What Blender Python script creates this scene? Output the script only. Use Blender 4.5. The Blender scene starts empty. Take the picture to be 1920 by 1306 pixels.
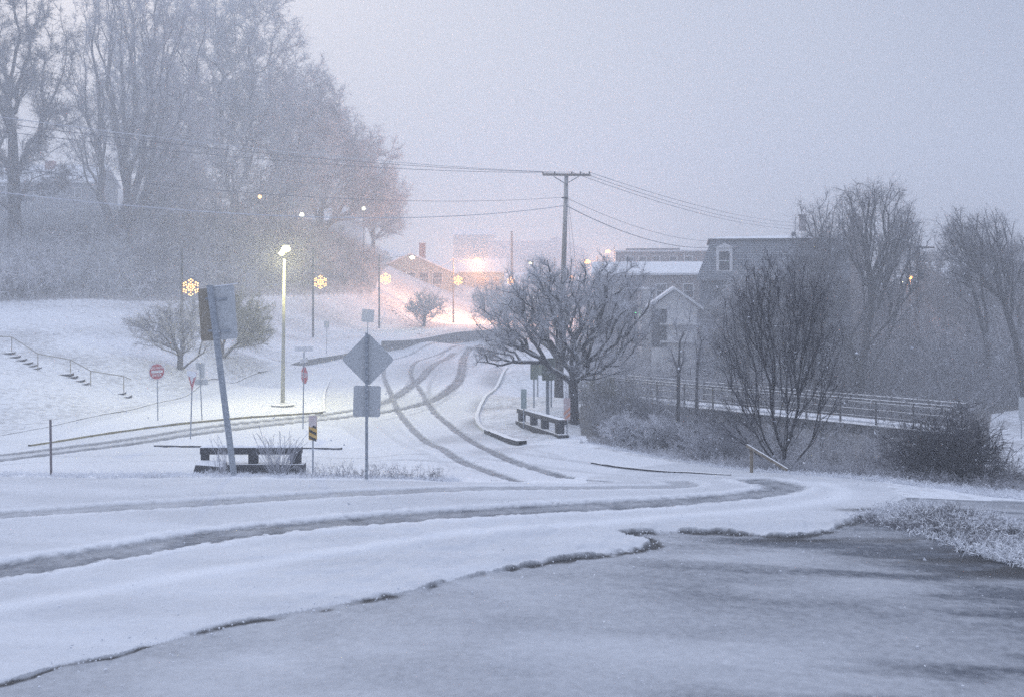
import bpy, math, random
import numpy as np
from mathutils import Vector
random.seed(4); RNG = np.random.default_rng(11)
S = bpy.context.scene; COL = S.collection
# ------------------------------------------------------------------ camera, sky, sun, exposure
F, CX, HY, CAMZ = 1867.0, 960.0, 527.0, 4.0      # focal length, centre column and horizon row, in photograph pixels
cd = bpy.data.cameras.new('camera'); cam = bpy.data.objects.new('camera', cd); COL.objects.link(cam)
cam.location = (0, 0, CAMZ); cam.rotation_euler = (math.radians(90), 0, 0)
cd.sensor_width = 36; cd.lens = 36*F/1920; cd.shift_y = -(653-HY)/1920; cd.clip_end = 2000; cd.clip_start = 0.1
S.camera = cam
W = bpy.data.worlds.new('World'); S.world = W; W.use_nodes = True
nt = W.node_tree; N = nt.nodes; Lk = nt.links
bg = N['Background']; bg.inputs['Strength'].default_value = 0.1
SUN_EL, SUN_AZ = math.radians(24), math.radians(-25)
sky = N.new('ShaderNodeTexSky'); sky.sky_type = 'NISHITA'; sky.sun_disc = False
sky.sun_elevation = SUN_EL; sky.sun_rotation = SUN_AZ; sky.air_density = 1.0; sky.dust_density = 3.0
tc = N.new('ShaderNodeTexCoord'); dot = N.new('ShaderNodeVectorMath'); dot.operation = 'DOT_PRODUCT'
dv = Vector((-0.02, 1, 0.06)).normalized(); dot.inputs[1].default_value = dv
Lk.new(tc.outputs['Generated'], dot.inputs[0])
sep = N.new('ShaderNodeSeparateXYZ'); Lk.new(tc.outputs['Generated'], sep.inputs[0])
def wramp(src, stops):
    q = N.new('ShaderNodeValToRGB'); c = q.color_ramp; c.interpolation = 'EASE'
    c.elements[0].position, c.elements[0].color = stops[0][0], (*stops[0][1], 1); c.elements[1].position, c.elements[1].color = stops[-1][0], (*stops[-1][1], 1)
    for p, col in stops[1:-1]: e = c.elements.new(p); e.color = (*col, 1)
    Lk.new(src, q.inputs[0]); return q.outputs[0]
up_c = wramp(sep.outputs[2], [(0.0, (.40,.42,.465)), (.30, (.39,.41,.46)), (.55, (.85,.89,.97)), (1.0, (1.35,1.41,1.5))])      # by height
az_c = wramp(dot.outputs['Value'], [(.55, (.62,.66,.76)), (.86, (.49,.53,.64)), (.955, (.88,.90,.95)), (1.0, (1.04,1.03,1.0))])   # by direction
mul = N.new('ShaderNodeVectorMath'); mul.operation = 'MULTIPLY'; Lk.new(up_c, mul.inputs[0]); Lk.new(az_c, mul.inputs[1])
mul2 = N.new('ShaderNodeVectorMath'); mul2.operation = 'SCALE'; mul2.inputs['Scale'].default_value = 10.0; Lk.new(mul.outputs[0], mul2.inputs[0]); mul = mul2
mix = N.new('ShaderNodeMix'); mix.data_type = 'RGBA'; mix.inputs[0].default_value = 0.88
Lk.new(sky.outputs[0], mix.inputs[6]); Lk.new(mul.outputs[0], mix.inputs[7]); Lk.new(mix.outputs[2], bg.inputs['Color'])
sd = bpy.data.lights.new('sun', 'SUN'); so = bpy.data.objects.new('sun', sd); COL.objects.link(so)
sd.energy = 0.5; sd.angle = math.radians(40); sd.color = (1, 0.97, 0.96)
so.rotation_euler = (math.radians(90)-SUN_EL, 0, math.pi - SUN_AZ)
S.view_settings.view_transform = 'Standard'; S.view_settings.look = 'None'; S.view_settings.exposure = 0.6
S.view_settings.gamma = 1.0
cy = S.cycles; cy.max_bounces = 6; cy.diffuse_bounces = 3; cy.volume_bounces = 2; cy.transparent_max_bounces = 8
cy.sample_clamp_indirect = 3.0; cy.sample_clamp_direct = 6.0; cy.use_denoising = False; cy.sampling_pattern = 'BLUE_NOISE'; cy.caustics_reflective = False; cy.caustics_refractive = False
HAZE_DENSITY = 0.0050
# ------------------------------------------------------------------ terrain
def P(px, py, z): return np.array([(px-CX)/F*z, z, CAMZ-(py-HY)/F*z])
def XY(px, z): return ((px-CX)/F*z, z)
# visible points of ground: (px, py, distance)
CP = [(960,1306,9.6),(0,1306,9.6),(1920,1306,9.6),(0,1100,13.2),(960,1100,13.2),(1920,1100,13.1),(500,980,17.5),(1200,980,17.3),(1700,980,17.0),
 (0,893,22.4),(300,895,22.4),(520,896,22.4),(690,899,22.3),(900,903,22.1),(1100,906,22.0),(1300,897,23.0),(1480,888,24),(1650,900,22.6),(1900,930,20.6),
 (1000,900,24.3),(1150,884,25.0),(1300,868,26.8),(1100,832,31.5),(1200,850,29.2),(1000,850,29.5),(850,870,29.4),(950,832,34.5),(800,840,34.0),
 (690,884,27.8),(500,888,27.6),(200,886,27.6),(0,880,27.6),(690,858,34.2),(480,866,33.5),(200,864,34.0),(0,855,35.0),
 (350,823,41.0),(600,803,44),(900,790,43.5),(900,730,59.8),(780,760,52),(530,760,52),(300,787,46.7),
 (0,815,42),(240,768,50.4),(440,712,65.6),(640,672,83.7),(720,657,93.4),(905,634,113.4),(960,628,120.2),(900,650,98.7),(820,680,79.3),(900,700,70.1),(600,700,70.1),
 (725,641,96.0),(905,620,116.5),(960,614,124),
 (60,740,49.5),(0,660,58.3),(0,570,75),(240,568,85),(480,560,110),(700,553,135),(850,552,160),(960,556,170),
 (640,690,74.5),(560,706,68),(480,725,61.3),(380,750,54.4),(240,790,46.1),(120,812,42.6),(340,740,57),(560,684,77.3),(340,694,61),(415,668,68),(250,640,66),(587,632,100),(711,615,120),(850,605,138),
 (-300,570,68),(-300,815,42),(-300,893,22),(-300,1100,13),(-300,430,130),
 (0,500,92),(230,455,110),(30,440,112),(60,425,150),(450,440,130),(600,440,150),(570,425,195),(-100,330,300),(400,380,300),(700,470,190),(800,500,260),(960,535,260),(1100,540,260),(900,520,420),(300,420,420),(1300,520,420),
 (980,760,50),(1050,745,52),(1000,700,70),(1020,660,92),(1075,792,42.5),(1090,765,45),(1020,812,37.8),(1030,640,115),
 (1150,830,36.5),(1200,860,38),(1300,900,36),(1480,950,33),(1650,950,30),(1850,925,28),
 (1200,830,60),(1400,860,50),(1600,860,48),(1890,835,44),(1900,770,60),(1750,760,75),(1500,745,80),(1300,735,85),(1130,700,85),(1180,640,120),(1350,650,130),(1600,640,120),(1850,620,115),(1900,540,170),(1700,545,170),
 (2300,930,21),(2300,1100,13),(2300,830,46),(2300,600,110),(2300,480,200)]
CP = [(a, b, c) for a, b, c in CP]
_pts = np.array([P(*c) for c in CP])
_extra = np.array([(0,0,0.35),(-30,0,0.3),(30,0,0.3),(0,-30,0.6),(-60,-20,0.5),(60,-20,0.5),(150,20,-2),(-150,20,0)], float)
_pts = np.vstack([_pts, _extra])
def _uv(x, y): return np.stack([x/(y+42), np.log(y+42)], -1)
_c = 0.03
_q = _uv(_pts[:,0], _pts[:,1])
_A = np.sqrt(((_q[:,None]-_q[None])**2).sum(-1)+_c*_c)
_n = len(_q); _Pm = np.hstack([np.ones((_n,1)), _q])
_M = np.block([[_A, _Pm],[_Pm.T, np.zeros((3,3))]])
_w = np.linalg.solve(_M + np.diag([1e-6]*_n+[0]*3), np.concatenate([_pts[:,2], np.zeros(3)]))
def H(x, y):
    x = np.atleast_1d(np.asarray(x, float)); y = np.atleast_1d(np.asarray(y, float)); sh = x.shape
    q = _uv(x.ravel(), y.ravel()); out = np.empty(len(q))
    for i in range(0, len(q), 20000):
        s = q[i:i+20000]
        out[i:i+20000] = np.sqrt(((s[:,None]-_q[None])**2).sum(-1)+_c*_c) @ _w[:_n] + _w[_n] + s @ _w[_n+1:]
    return out.reshape(sh)
def h1(x, y): return float(H(x, y)[0])
_ys = np.geomspace(6, 440, 700)
def ray(px, py, zmin=6):                       # the point of ground seen at a pixel
    x = (px-CX)/F*_ys; zr = CAMZ-(py-HY)/F*_ys; d = zr - H(x, _ys)
    ok = np.where((d <= 0) & (_ys > zmin))[0]
    if len(ok) == 0 or ok[0] == 0: return (float(x[-1]), float(_ys[-1]))
    i = ok[0]; t = d[i-1]/(d[i-1]-d[i]+1e-9); t = min(max(t, 0), 1); y = _ys[i-1]+(_ys[i]-_ys[i-1])*t
    return ((px-CX)/F*y, y)
def rays(pts, zmin=6): return np.array([ray(*p, zmin) for p in pts])
def on(px, py, zmin=6): x, y = ray(px, py, zmin); return Vector((x, y, h1(x, y)))
def onz(px, z): x, y = XY(px, z); return Vector((x, y, h1(x, y)))
def densify(p, step):
    p = np.asarray(p, float); out = []
    for a, b in zip(p[:-1], p[1:]):
        k = max(1, int(np.linalg.norm(b-a)/step)); out += [a+(b-a)*i/k for i in range(k)]
    out.append(p[-1]); return np.array(out)
def smooth(p, it=2):
    p = np.asarray(p, float)
    for _ in range(it):
        q = [p[0]]
        for a, b in zip(p[:-1], p[1:]): q += [a*.75+b*.25, a*.25+b*.75]
        q.append(p[-1]); p = np.array(q)
    return p
def inpoly(x, y, poly):
    c = np.zeros(x.shape, bool); n = len(poly)
    for i in range(n):
        x1, y1 = poly[i]; x2, y2 = poly[(i+1) % n]
        if y1 == y2: continue
        m = (y1 > y) != (y2 > y); c ^= m & (x < (x2-x1)*(y-y1)/(y2-y1)+x1)
    return c
def dist(x, y, line):
    d = np.full(x.shape, 1e9)
    for a, b in zip(line[:-1], line[1:]):
        v = b-a; L = v @ v + 1e-12; t = np.clip(((x-a[0])*v[0]+(y-a[1])*v[1])/L, 0, 1)
        d = np.minimum(d, np.hypot(x-a[0]-t*v[0], y-a[1]-t*v[1]))
    return d
def vnoise(x, y, seed=0):                      # smooth value noise
    xi = np.floor(x).astype(np.int64); yi = np.floor(y).astype(np.int64); fx = x-xi; fy = y-yi
    fx = fx*fx*(3-2*fx); fy = fy*fy*(3-2*fy)
    def h(a, b):
        n = (a*374761393 + b*668265263 + seed*1442695041) & 0x7fffffff
        n = ((n ^ (n >> 13))*1274126177) & 0x7fffffff
        return ((n ^ (n >> 16)) & 0xffff)/65535.0
    return (h(xi,yi)*(1-fx)+h(xi+1,yi)*fx)*(1-fy)+(h(xi,yi+1)*(1-fx)+h(xi+1,yi+1)*fx)*fy
def fbm(x, y, seed=0, o=4):
    s = 0; a = 0.5; t = 0
    for k in range(o): s = s + a*vnoise(x*2**k, y*2**k, seed+k); t += a; a *= .5
    return s/t
def sst(a, b, x): t = np.clip((x-a)/(b-a), 0, 1); return t*t*(3-2*t)
# ------------------------------------------------------------------ materials
def newmat(name):
    m = bpy.data.materials.new(name); m.use_nodes = True; return m, m.node_tree.nodes, m.node_tree.links, m.node_tree.nodes['Principled BSDF']
def mat(name, c1, c2=None, scale=3.0, rough=0.8, snow=0.0, bump=0.0, metal=0.0, snow_lo=0.25, stretch=None, emit=None, estr=0):
    m, n, l, b = newmat(name)
    b.inputs['Roughness'].default_value = rough; b.inputs['Metallic'].default_value = metal
    if emit:
        b.inputs['Base Color'].default_value = (*c1, 1); b.inputs['Emission Color'].default_value = (*emit, 1); b.inputs['Emission Strength'].default_value = estr
        return m
    c2 = c2 or tuple(v*0.7 for v in c1)
    tx = n.new('ShaderNodeTexCoord'); no = n.new('ShaderNodeTexNoise'); no.inputs['Scale'].default_value = scale; no.inputs['Detail'].default_value = 5
    src = tx.outputs['Object']
    if stretch:
        mp = n.new('ShaderNodeMapping'); mp.inputs['Scale'].default_value = stretch; l.new(src, mp.inputs[0]); src = mp.outputs[0]
    l.new(src, no.inputs['Vector'])
    r = n.new('ShaderNodeValToRGB'); r.color_ramp.elements[0].position = .35; r.color_ramp.elements[1].position = .65
    r.color_ramp.elements[0].color = (*c1, 1); r.color_ramp.elements[1].color = (*c2, 1); l.new(no.outputs[0], r.inputs[0])
    out = r.outputs[0]
    if snow:
        g = n.new('ShaderNodeNewGeometry'); sx = n.new('ShaderNodeSeparateXYZ'); l.new(g.outputs['Normal'], sx.inputs[0])
        n2 = n.new('ShaderNodeTexNoise'); n2.inputs['Scale'].default_value = 9; n2.inputs['Detail'].default_value = 3; l.new(tx.outputs['Object'], n2.inputs['Vector'])
        ad = n.new('ShaderNodeMath'); ad.operation = 'ADD'; l.new(sx.outputs[2], ad.inputs[0]); l.new(n2.outputs[0], ad.inputs[1])
        mr = n.new('ShaderNodeMapRange'); l.new(ad.outputs[0], mr.inputs[0]); mr.inputs[1].default_value = snow_lo+.5; mr.inputs[2].default_value = snow_lo+.75
        mr.inputs[4].default_value = snow
        mx = n.new('ShaderNodeMix'); mx.data_type = 'RGBA'; l.new(mr.outputs[0], mx.inputs[0]); l.new(out, mx.inputs[6]); mx.inputs[7].default_value = (.78,.79,.83,1)
        out = mx.outputs[2]
    l.new(out, b.inputs['Base Color'])
    if bump:
        bp = n.new('ShaderNodeBump'); bp.inputs['Strength'].default_value = bump; bp.inputs['Distance'].default_value = .02; l.new(no.outputs[0], bp.inputs['Height']); l.new(bp.outputs[0], b.inputs['Normal'])
    return m
def ground_mat():
    m, n, l, b = newmat('snowy ground'); b.inputs['Roughness'].default_value = .75
    at = n.new('ShaderNodeAttribute'); at.attribute_name = 'cover'; sp = n.new('ShaderNodeSeparateColor'); l.new(at.outputs['Color'], sp.inputs[0])
    tx = n.new('ShaderNodeTexCoord')
    def noise(s, d=5, st=None):
        q = n.new('ShaderNodeTexNoise'); q.inputs['Scale'].default_value = s; q.inputs['Detail'].default_value = d; src = tx.outputs['Object']
        if st: mp = n.new('ShaderNodeMapping'); mp.inputs['Scale'].default_value = st; l.new(src, mp.inputs[0]); src = mp.outputs[0]
        l.new(src, q.inputs['Vector']); return q.outputs[0]
    def mth(op, a, c):
        q = n.new('ShaderNodeMath'); q.operation = op
        for i, v in enumerate((a, c)):
            if isinstance(v, (int, float)): q.inputs[i].default_value = v
            else: l.new(v, q.inputs[i])
        return q.outputs[0]
    def cmix(f, a, c):
        q = n.new('ShaderNodeMix'); q.data_type = 'RGBA'; l.new(f, q.inputs[0])
        for i, v in ((6, a), (7, c)):
            if isinstance(v, tuple): q.inputs[i].default_value = (*v, 1)
            else: l.new(v, q.inputs[i])
        return q.outputs[2]
    nb = noise(1.2); nf = noise(9); nvf = noise(45, 3); nm = noise(3.2, 8)
    # red: slush / thin snow; green: brush and litter; blue: bare dark wet edge
    s1 = mth('ADD', sp.outputs[0], mth('MULTIPLY', mth('SUBTRACT', nf, .5), mth('MULTIPLY', sp.outputs[0], .6)))
    snow = cmix(nb, (.80,.82,.88), (.70,.73,.80))
    c = cmix(mth('MULTIPLY', s1, 1.0), snow, (.085,.097,.125))
    g1 = n.new('ShaderNodeMapRange'); l.new(mth('ADD', mth('MULTIPLY', sp.outputs[1], .55), mth('MULTIPLY', nm, .6)), g1.inputs[0]); g1.inputs[1].default_value = .45; g1.inputs[2].default_value = .8
    c = cmix(g1.outputs[0], c, (.17,.165,.17))
    c = cmix(sp.outputs[2], c, (.02,.02,.024))
    l.new(c, b.inputs['Base Color'])
    bp = n.new('ShaderNodeBump'); bp.inputs['Strength'].default_value = .5; bp.inputs['Distance'].default_value = .04
    l.new(mth('ADD', mth('MULTIPLY', nf, .6), mth('MULTIPLY', nvf, .35)), bp.inputs['Height']); l.new(bp.outputs[0], b.inputs['Normal'])
    return m
M = dict(ground=ground_mat(),
 bark=mat('bark', (.07,.068,.075), (.12,.118,.13), 6, .9, snow=.85, snow_lo=.3),
 bark_dark=mat('dark bark', (.028,.026,.03), (.05,.045,.05), 6, .9, snow=.8, snow_lo=.4),
 bark_black=mat('wet black bark', (.022,.02,.026), (.045,.042,.05), 6, .8),
 frost=mat('frosted twigs', (.56,.57,.62), (.27,.27,.30), .9, .95),
 frost_pale=mat('snowy twigs', (.70,.71,.76), (.34,.34,.37), .8, .95),
 frost_green=mat('frosted green twigs', (.60,.63,.66), (.36,.38,.41), .7, .95),
 frost_olive=mat('frosted yellowish twigs', (.33,.33,.30), (.2,.2,.17), 1.5, .95),
 frost_dark=mat('dark twigs', (.03,.028,.035), (.10,.097,.115), 3, .95),
 frost_mid=mat('grey twigs', (.075,.075,.09), (.27,.27,.30), .8, .95),
 snow=mat('snow', (.80,.82,.87), (.74,.76,.82), 3, .8, bump=.3),
 galv=mat('galvanised steel', (.25,.28,.32), (.38,.41,.45), 14, .55, snow=.55, bump=.1, metal=.2, snow_lo=.35),
 signback=mat('sign back', (.40,.42,.44), (.54,.56,.58), 22, .6, snow=.8, snow_lo=.45),
 signback_green=mat('weathered sign back', (.13,.15,.12), (.22,.25,.21), 20, .7, snow=.8, snow_lo=.45),
 brown=mat('brown sign face', (.19,.155,.105), (.34,.31,.26), 35, .8),
 pole=mat('lamp pole paint', (.34,.34,.30), (.42,.42,.37), 5, .5),
 darkpole=mat('dark pole', (.07,.075,.09), (.12,.125,.14), 6, .6),
 wood=mat('utility pole wood', (.16,.145,.14), (.24,.225,.22), 5, .9, snow=.4, snow_lo=.3, stretch=(3,3,.4)),
 wire=mat('wire', (.13,.135,.16), (.2,.2,.23), 2, .7, snow=.3),
 wire_snow=mat('snowy wire', (.6,.62,.66), (.5,.5,.55), 2, .8),
 concrete_dark=mat('wet dark concrete', (.018,.018,.022), (.05,.05,.06), 16, .8, snow=1, bump=.5, snow_lo=.5),
 concrete=mat('concrete', (.13,.135,.15), (.20,.205,.22), 5, .9, snow=1, bump=.3, snow_lo=.5),
 kerb_y=mat('painted kerb', (.20,.17,.09), (.33,.29,.16), 4, .8, snow=1, snow_lo=.45),
 kerb_w=mat('pale kerb', (.5,.5,.45), (.62,.62,.6), 4, .8, snow=1, snow_lo=.45),
 red=mat('red sign sheeting', (.40,.05,.07), (.48,.13,.15), 8, .5),
 white=mat('white sign sheeting', (.72,.72,.74), (.6,.61,.65), 9, .5),
 yellow=mat('yellow sheeting', (.62,.36,.05), (.66,.45,.16), 9, .5),
 orange=mat('orange sheeting', (.75,.27,.13), (.7,.38,.28), 9, .5),
 black=mat('black sheeting', (.03,.03,.035), (.05,.05,.055), 9, .5),
 rail=mat('railing steel', (.06,.06,.07), (.12,.115,.12), 8, .6, snow=.9, snow_lo=.3),
 rail_y=mat('weathered handrail', (.28,.26,.20), (.20,.18,.16), 5, .7),
 slate=None, brick=None, glass=mat('dark window', (.04,.045,.06), (.07,.075,.09), 3, .2),
 siding=mat('white siding', (.50,.51,.53), (.58,.59,.61), 2, .8, stretch=(.3,.3,6)),
 siding_dim=mat('blue grey clapboard', (.13,.145,.175), (.18,.195,.225), 2, .8, stretch=(.3,.3,6)),
 siding_grey=mat('grey siding', (.16,.17,.20), (.21,.22,.25), 2, .8, stretch=(.3,.3,6)),
 cream=mat('pale wall', (.36,.35,.30), (.42,.40,.35), 1.5, .8),
 trim=mat('white trim', (.62,.63,.66), (.7,.7,.73), 2, .7),
 brickred=mat('red brick', (.22,.07,.06), (.30,.12,.10), 6, .9),
 timber=mat('grey brown timber', (.16,.13,.10), (.26,.22,.17), 8, .8, snow=1, snow_lo=.4),
)
def brick_mat(name, a, c, mortar, sc, bw, bh):
    m, n, l, b = newmat(name); b.inputs['Roughness'].default_value = .9
    tx = n.new('ShaderNodeTexCoord'); mp = n.new('ShaderNodeMapping'); mp.inputs['Rotation'].default_value = (math.radians(90), 0, 0)
    t = n.new('ShaderNodeTexBrick'); t.inputs['Color1'].default_value = (*a, 1); t.inputs['Color2'].default_value = (*c, 1); t.inputs['Mortar'].default_value = (*mortar, 1)
    t.inputs['Scale'].default_value = sc; t.inputs['Brick Width'].default_value = bw; t.inputs['Row Height'].default_value = bh; t.inputs['Mortar Size'].default_value = .02
    l.new(tx.outputs['Object'], mp.inputs[0]); l.new(mp.outputs[0], t.inputs[0]); l.new(t.outputs[0], b.inputs['Base Color']); return m
M['slate'] = brick_mat('snow dusted slate', (.085,.10,.13), (.13,.145,.175), (.36,.38,.42), 1, .3, .2)
M['brick'] = brick_mat('old brick', (.20,.16,.16), (.26,.22,.22), (.3,.29,.3), 1, .24, .09)
# ------------------------------------------------------------------ object helpers
def tag(o, label=None, cat=None, group=None, kind=None):
    if label: o['label'] = label
    if cat: o['category'] = cat
    if group: o['group'] = group
    if kind: o['kind'] = kind
    return o
def thing(name, label, cat, loc, group=None):
    o = bpy.data.objects.new(name, None); COL.objects.link(o); o.location = loc; o.empty_display_size = .3
    return tag(o, label, cat, group)
def mesh_np(name, V, tris, mats, mi=None, parent=None, origin=None, smoothf=False):
    V = np.asarray(V, np.float32); tris = np.asarray(tris, np.int32)
    if parent is not None: origin = parent.matrix_basis.translation if parent.parent is None else parent.parent.matrix_basis.translation
    off = np.array(origin if origin is not None else (0,0,0), np.float32)
    k = tris.shape[1]; me = bpy.data.meshes.new(name); me.vertices.add(len(V)); me.vertices.foreach_set('co', (V-off).ravel())
    me.loops.add(tris.size); me.loops.foreach_set('vertex_index', tris.ravel())
    me.polygons.add(len(tris)); me.polygons.foreach_set('loop_start', np.arange(0, tris.size, k, dtype=np.int32)); me.polygons.foreach_set('loop_total', np.full(len(tris), k, np.int32))
    for m in (mats if isinstance(mats, (list, tuple)) else [mats]): me.materials.append(m)
    if mi is not None: me.polygons.foreach_set('material_index', np.asarray(mi, np.int32))
    me.update(calc_edges=True)
    me.polygons.foreach_set('use_smooth', np.full(len(tris), smoothf))
    o = bpy.data.objects.new(name, me); COL.objects.link(o)
    if parent is not None: o.parent = parent
    elif origin is not None: o.location = Vector([float(v) for v in off])
    return o
class MB:
    def __init__(s): s.v = []; s.f = []; s.mi = []; s.cur = 0
    def add(s, vs, fs):
        b = len(s.v); s.v += [tuple(v) for v in vs]; s.f += [tuple(i+b for i in f) for f in fs]; s.mi += [s.cur]*len(fs); return s
    def hexa(s, c, ex, ey, ez):              # centre and three half-axis vectors
        c, ex, ey, ez = map(Vector, (c, ex, ey, ez)); vs = [c+ex*i+ey*j+ez*k for k in (-1,1) for j in (-1,1) for i in (-1,1)]
        return s.add(vs, [(0,2,3,1),(4,5,7,6),(0,1,5,4),(2,6,7,3),(0,4,6,2),(1,3,7,5)])
    def box(s, c, sz, yaw=0):
        cs, sn = math.cos(yaw), math.sin(yaw); return s.hexa(c, (cs*sz[0]/2, sn*sz[0]/2, 0), (-sn*sz[1]/2, cs*sz[1]/2, 0), (0,0,sz[2]/2))
    def tube(s, pts, r, n=8, cap=True):
        pts = [Vector(p) for p in pts]; rs = r if isinstance(r, (list, tuple)) else [r]*len(pts); b = len(s.v); vs = []; fs = []
        for i, p in enumerate(pts):
            d = (pts[min(i+1, len(pts)-1)]-pts[max(i-1, 0)]).normalized(); a = d.cross(Vector((0,0,1)) if abs(d.z) < .95 else Vector((1,0,0))).normalized(); c = a.cross(d)
            vs += [p+(a*math.cos(2*math.pi*k/n)+c*math.sin(2*math.pi*k/n))*rs[i] for k in range(n)]
        for i in range(len(pts)-1):
            for k in range(n): fs.append((i*n+k, i*n+(k+1) % n, (i+1)*n+(k+1) % n, (i+1)*n+k))
        if cap: fs.append(tuple(range(n-1, -1, -1))); fs.append(tuple((len(pts)-1)*n+k for k in range(n)))
        return s.add(vs, fs)
    def plate(s, c, poly, yaw, t, tilt=0):   # flat outline (right, up) standing at c, its face towards -y turned by yaw; tilt leans it in its own plane
        c = Vector(c); R = Vector((math.cos(yaw), math.sin(yaw), 0)); Nn = Vector((math.sin(yaw), -math.cos(yaw), 0)); U = Vector((0,0,1))
        ct, st = math.cos(tilt), math.sin(tilt); R2 = R*ct+U*st; U2 = U*ct-R*st; n = len(poly)
        fr = [c+R2*a+U2*b+Nn*t/2 for a, b in poly]; bk = [c+R2*a+U2*b-Nn*t/2 for a, b in poly]
        return s.add(fr+bk, [tuple(range(n)), tuple(range(2*n-1, n-1, -1))]+[(i, i+n, (i+1) % n+n, (i+1) % n) for i in range(n)])
    def build(s, name, m, parent=None, origin=None, bevel=0, smoothf=False):
        me = bpy.data.meshes.new(name)
        off = Vector((0,0,0))
        if parent is not None:
            q = parent
            while q is not None: off = off+q.matrix_basis.translation; q = q.parent
        elif origin is not None: off = Vector(origin)
        me.from_pydata([tuple(Vector(v)-off) for v in s.v], [], s.f)
        for mm in (m if isinstance(m, (list, tuple)) else [m]): me.materials.append(mm)
        me.polygons.foreach_set('material_index', s.mi)
        if smoothf: me.polygons.foreach_set('use_smooth', [True]*len(s.f))
        me.update(); o = bpy.data.objects.new(name, me); COL.objects.link(o)
        if parent is not None: o.parent = parent
        elif origin is not None: o.location = off
        if bevel: b = o.modifiers.new('b', 'BEVEL'); b.width = bevel; b.segments = 2; b.limit_method = 'ANGLE'
        return o
def rect(w, h, x=0, y=0): return [(x-w/2, y-h/2), (x+w/2, y-h/2), (x+w/2, y+h/2), (x-w/2, y+h/2)]
def rrect(w, h, r=.05, k=4):
    o = []
    for cx, cy, a0 in ((w/2-r, -h/2+r, -90), (w/2-r, h/2-r, 0), (-w/2+r, h/2-r, 90), (-w/2+r, -h/2+r, 180)):
        o += [(cx+r*math.cos(math.radians(a0+90*i/k)), cy+r*math.sin(math.radians(a0+90*i/k))) for i in range(k+1)]
    return o
def disc(r, n=28, a0=0): return [(r*math.cos(a0+2*math.pi*i/n), r*math.sin(a0+2*math.pi*i/n)) for i in range(n)]
def text(name, body, c, size, yaw, m, parent, sx=1):
    cu = bpy.data.curves.new(name, 'FONT'); cu.body = body; cu.size = size; cu.align_x = 'CENTER'; cu.align_y = 'CENTER'; cu.extrude = .002; cu.offset = .004*size/.2
    o = bpy.data.objects.new(name, cu); COL.objects.link(o); cu.materials.append(m); o.parent = parent
    q = parent; off = Vector((0,0,0))
    while q is not None: off = off+q.matrix_basis.translation; q = q.parent
    o.location = Vector(c)-off; o.rotation_euler = (math.radians(90), 0, yaw); o.scale = (sx, 1, 1)
    bpy.context.view_layer.update(); me = bpy.data.meshes.new_from_object(o); mo = bpy.data.objects.new(name, me); COL.objects.link(mo); mo.parent = parent; mo.location = o.location; mo.rotation_euler = o.rotation_euler
    bpy.data.objects.remove(o); mo.name = name; return mo
# ------------------------------------------------------------------ ground, road, driveway: one sheet split where the cover changes
def rows():
    y = [-14, -8, -3, 0, 3, 5, 6.5]; c = 7.6
    while c < 440:
        y.append(c); c *= 1.0032 if c < 16 else (1.0050 if c < 45 else (1.0085 if c < 130 else 1.018))
    return np.array(y+[440.0])
Yr = rows(); Sc = np.concatenate([-np.geomspace(2.6, .585, 34), np.linspace(-.57, .57, 1080), np.geomspace(.585, 2.6, 34)])
GX = Sc[None]*(Yr[:,None]+0) ; GX = Sc[None]*np.maximum(Yr[:,None]+3, 14)**1.0; GY = np.repeat(Yr[:,None], len(Sc), 1)
GZ = H(GX, GY)
near = GY < 130
slush = np.zeros_like(GZ); brush = np.zeros_like(GZ); wet = np.zeros_like(GZ)
# region outlines (photograph pixels -> ground points)
crack = smooth(rays([(-500,1440),(-200,1340),(0,1282),(115,1245),(210,1229),(290,1207),(400,1178),(480,1160),(640,1131),(790,1103),(850,1086),(960,1064),(1060,1047),(1130,1039),(1190,1031),(1215,1026),(1222,1020),(1200,1010),(1168,1003),(1160,1000),(1240,996),(1340,997),(1400,1001),(1480,1007),(1545,996),(1580,985),(1640,955),(1680,940),(1700,932)]), 2)
crest = rays([(-500,894),(0,893),(300,896),(690,900),(1000,905),(1100,906)])
fars = rays([(1300,868),(1480,886),(1640,902),(1700,932)])
road_near = np.vstack([crack, fars[::-1], [XY(1100,24.5)], crest[::-1]])
driveway = np.vstack([crack, [XY(2600,20)], [(40,-20)], [(-40,-20)]])
back = rays([(1100,838),(980,834),(945,826),(905,804),(893,788),(897,765),(920,737),(950,705),(952,680),(935,655),(905,640)], 30)
hill_edge = rays([(905,634),(720,658),(640,673),(560,684),(485,698),(440,713),(240,769),(0,816),(-400,880)], 36)
lower = np.vstack([[XY(-600,27)], [XY(0,27.5)], [XY(690,27.5)], [XY(1000,24)], [XY(1300,26)], back, hill_edge])
isl = rays([(55,836),(160,819),(270,803),(400,789),(480,782),(560,777),(608,773),(606,745),(616,715),(560,712),(420,735),(300,762),(150,800)], 36)
isl2 = rays([(300,837),(480,839),(640,842),(690,838),(640,800),(560,792),(440,806),(330,822)], 34)
in_near = inpoly(GX, GY, road_near); in_drive = inpoly(GX, GY, driveway) & ~in_near; in_low = inpoly(GX, GY, lower) & ~in_near
in_isl = inpoly(GX, GY, isl) | inpoly(GX, GY, isl2)
is_road = (in_near | in_low) & ~in_isl
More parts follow.
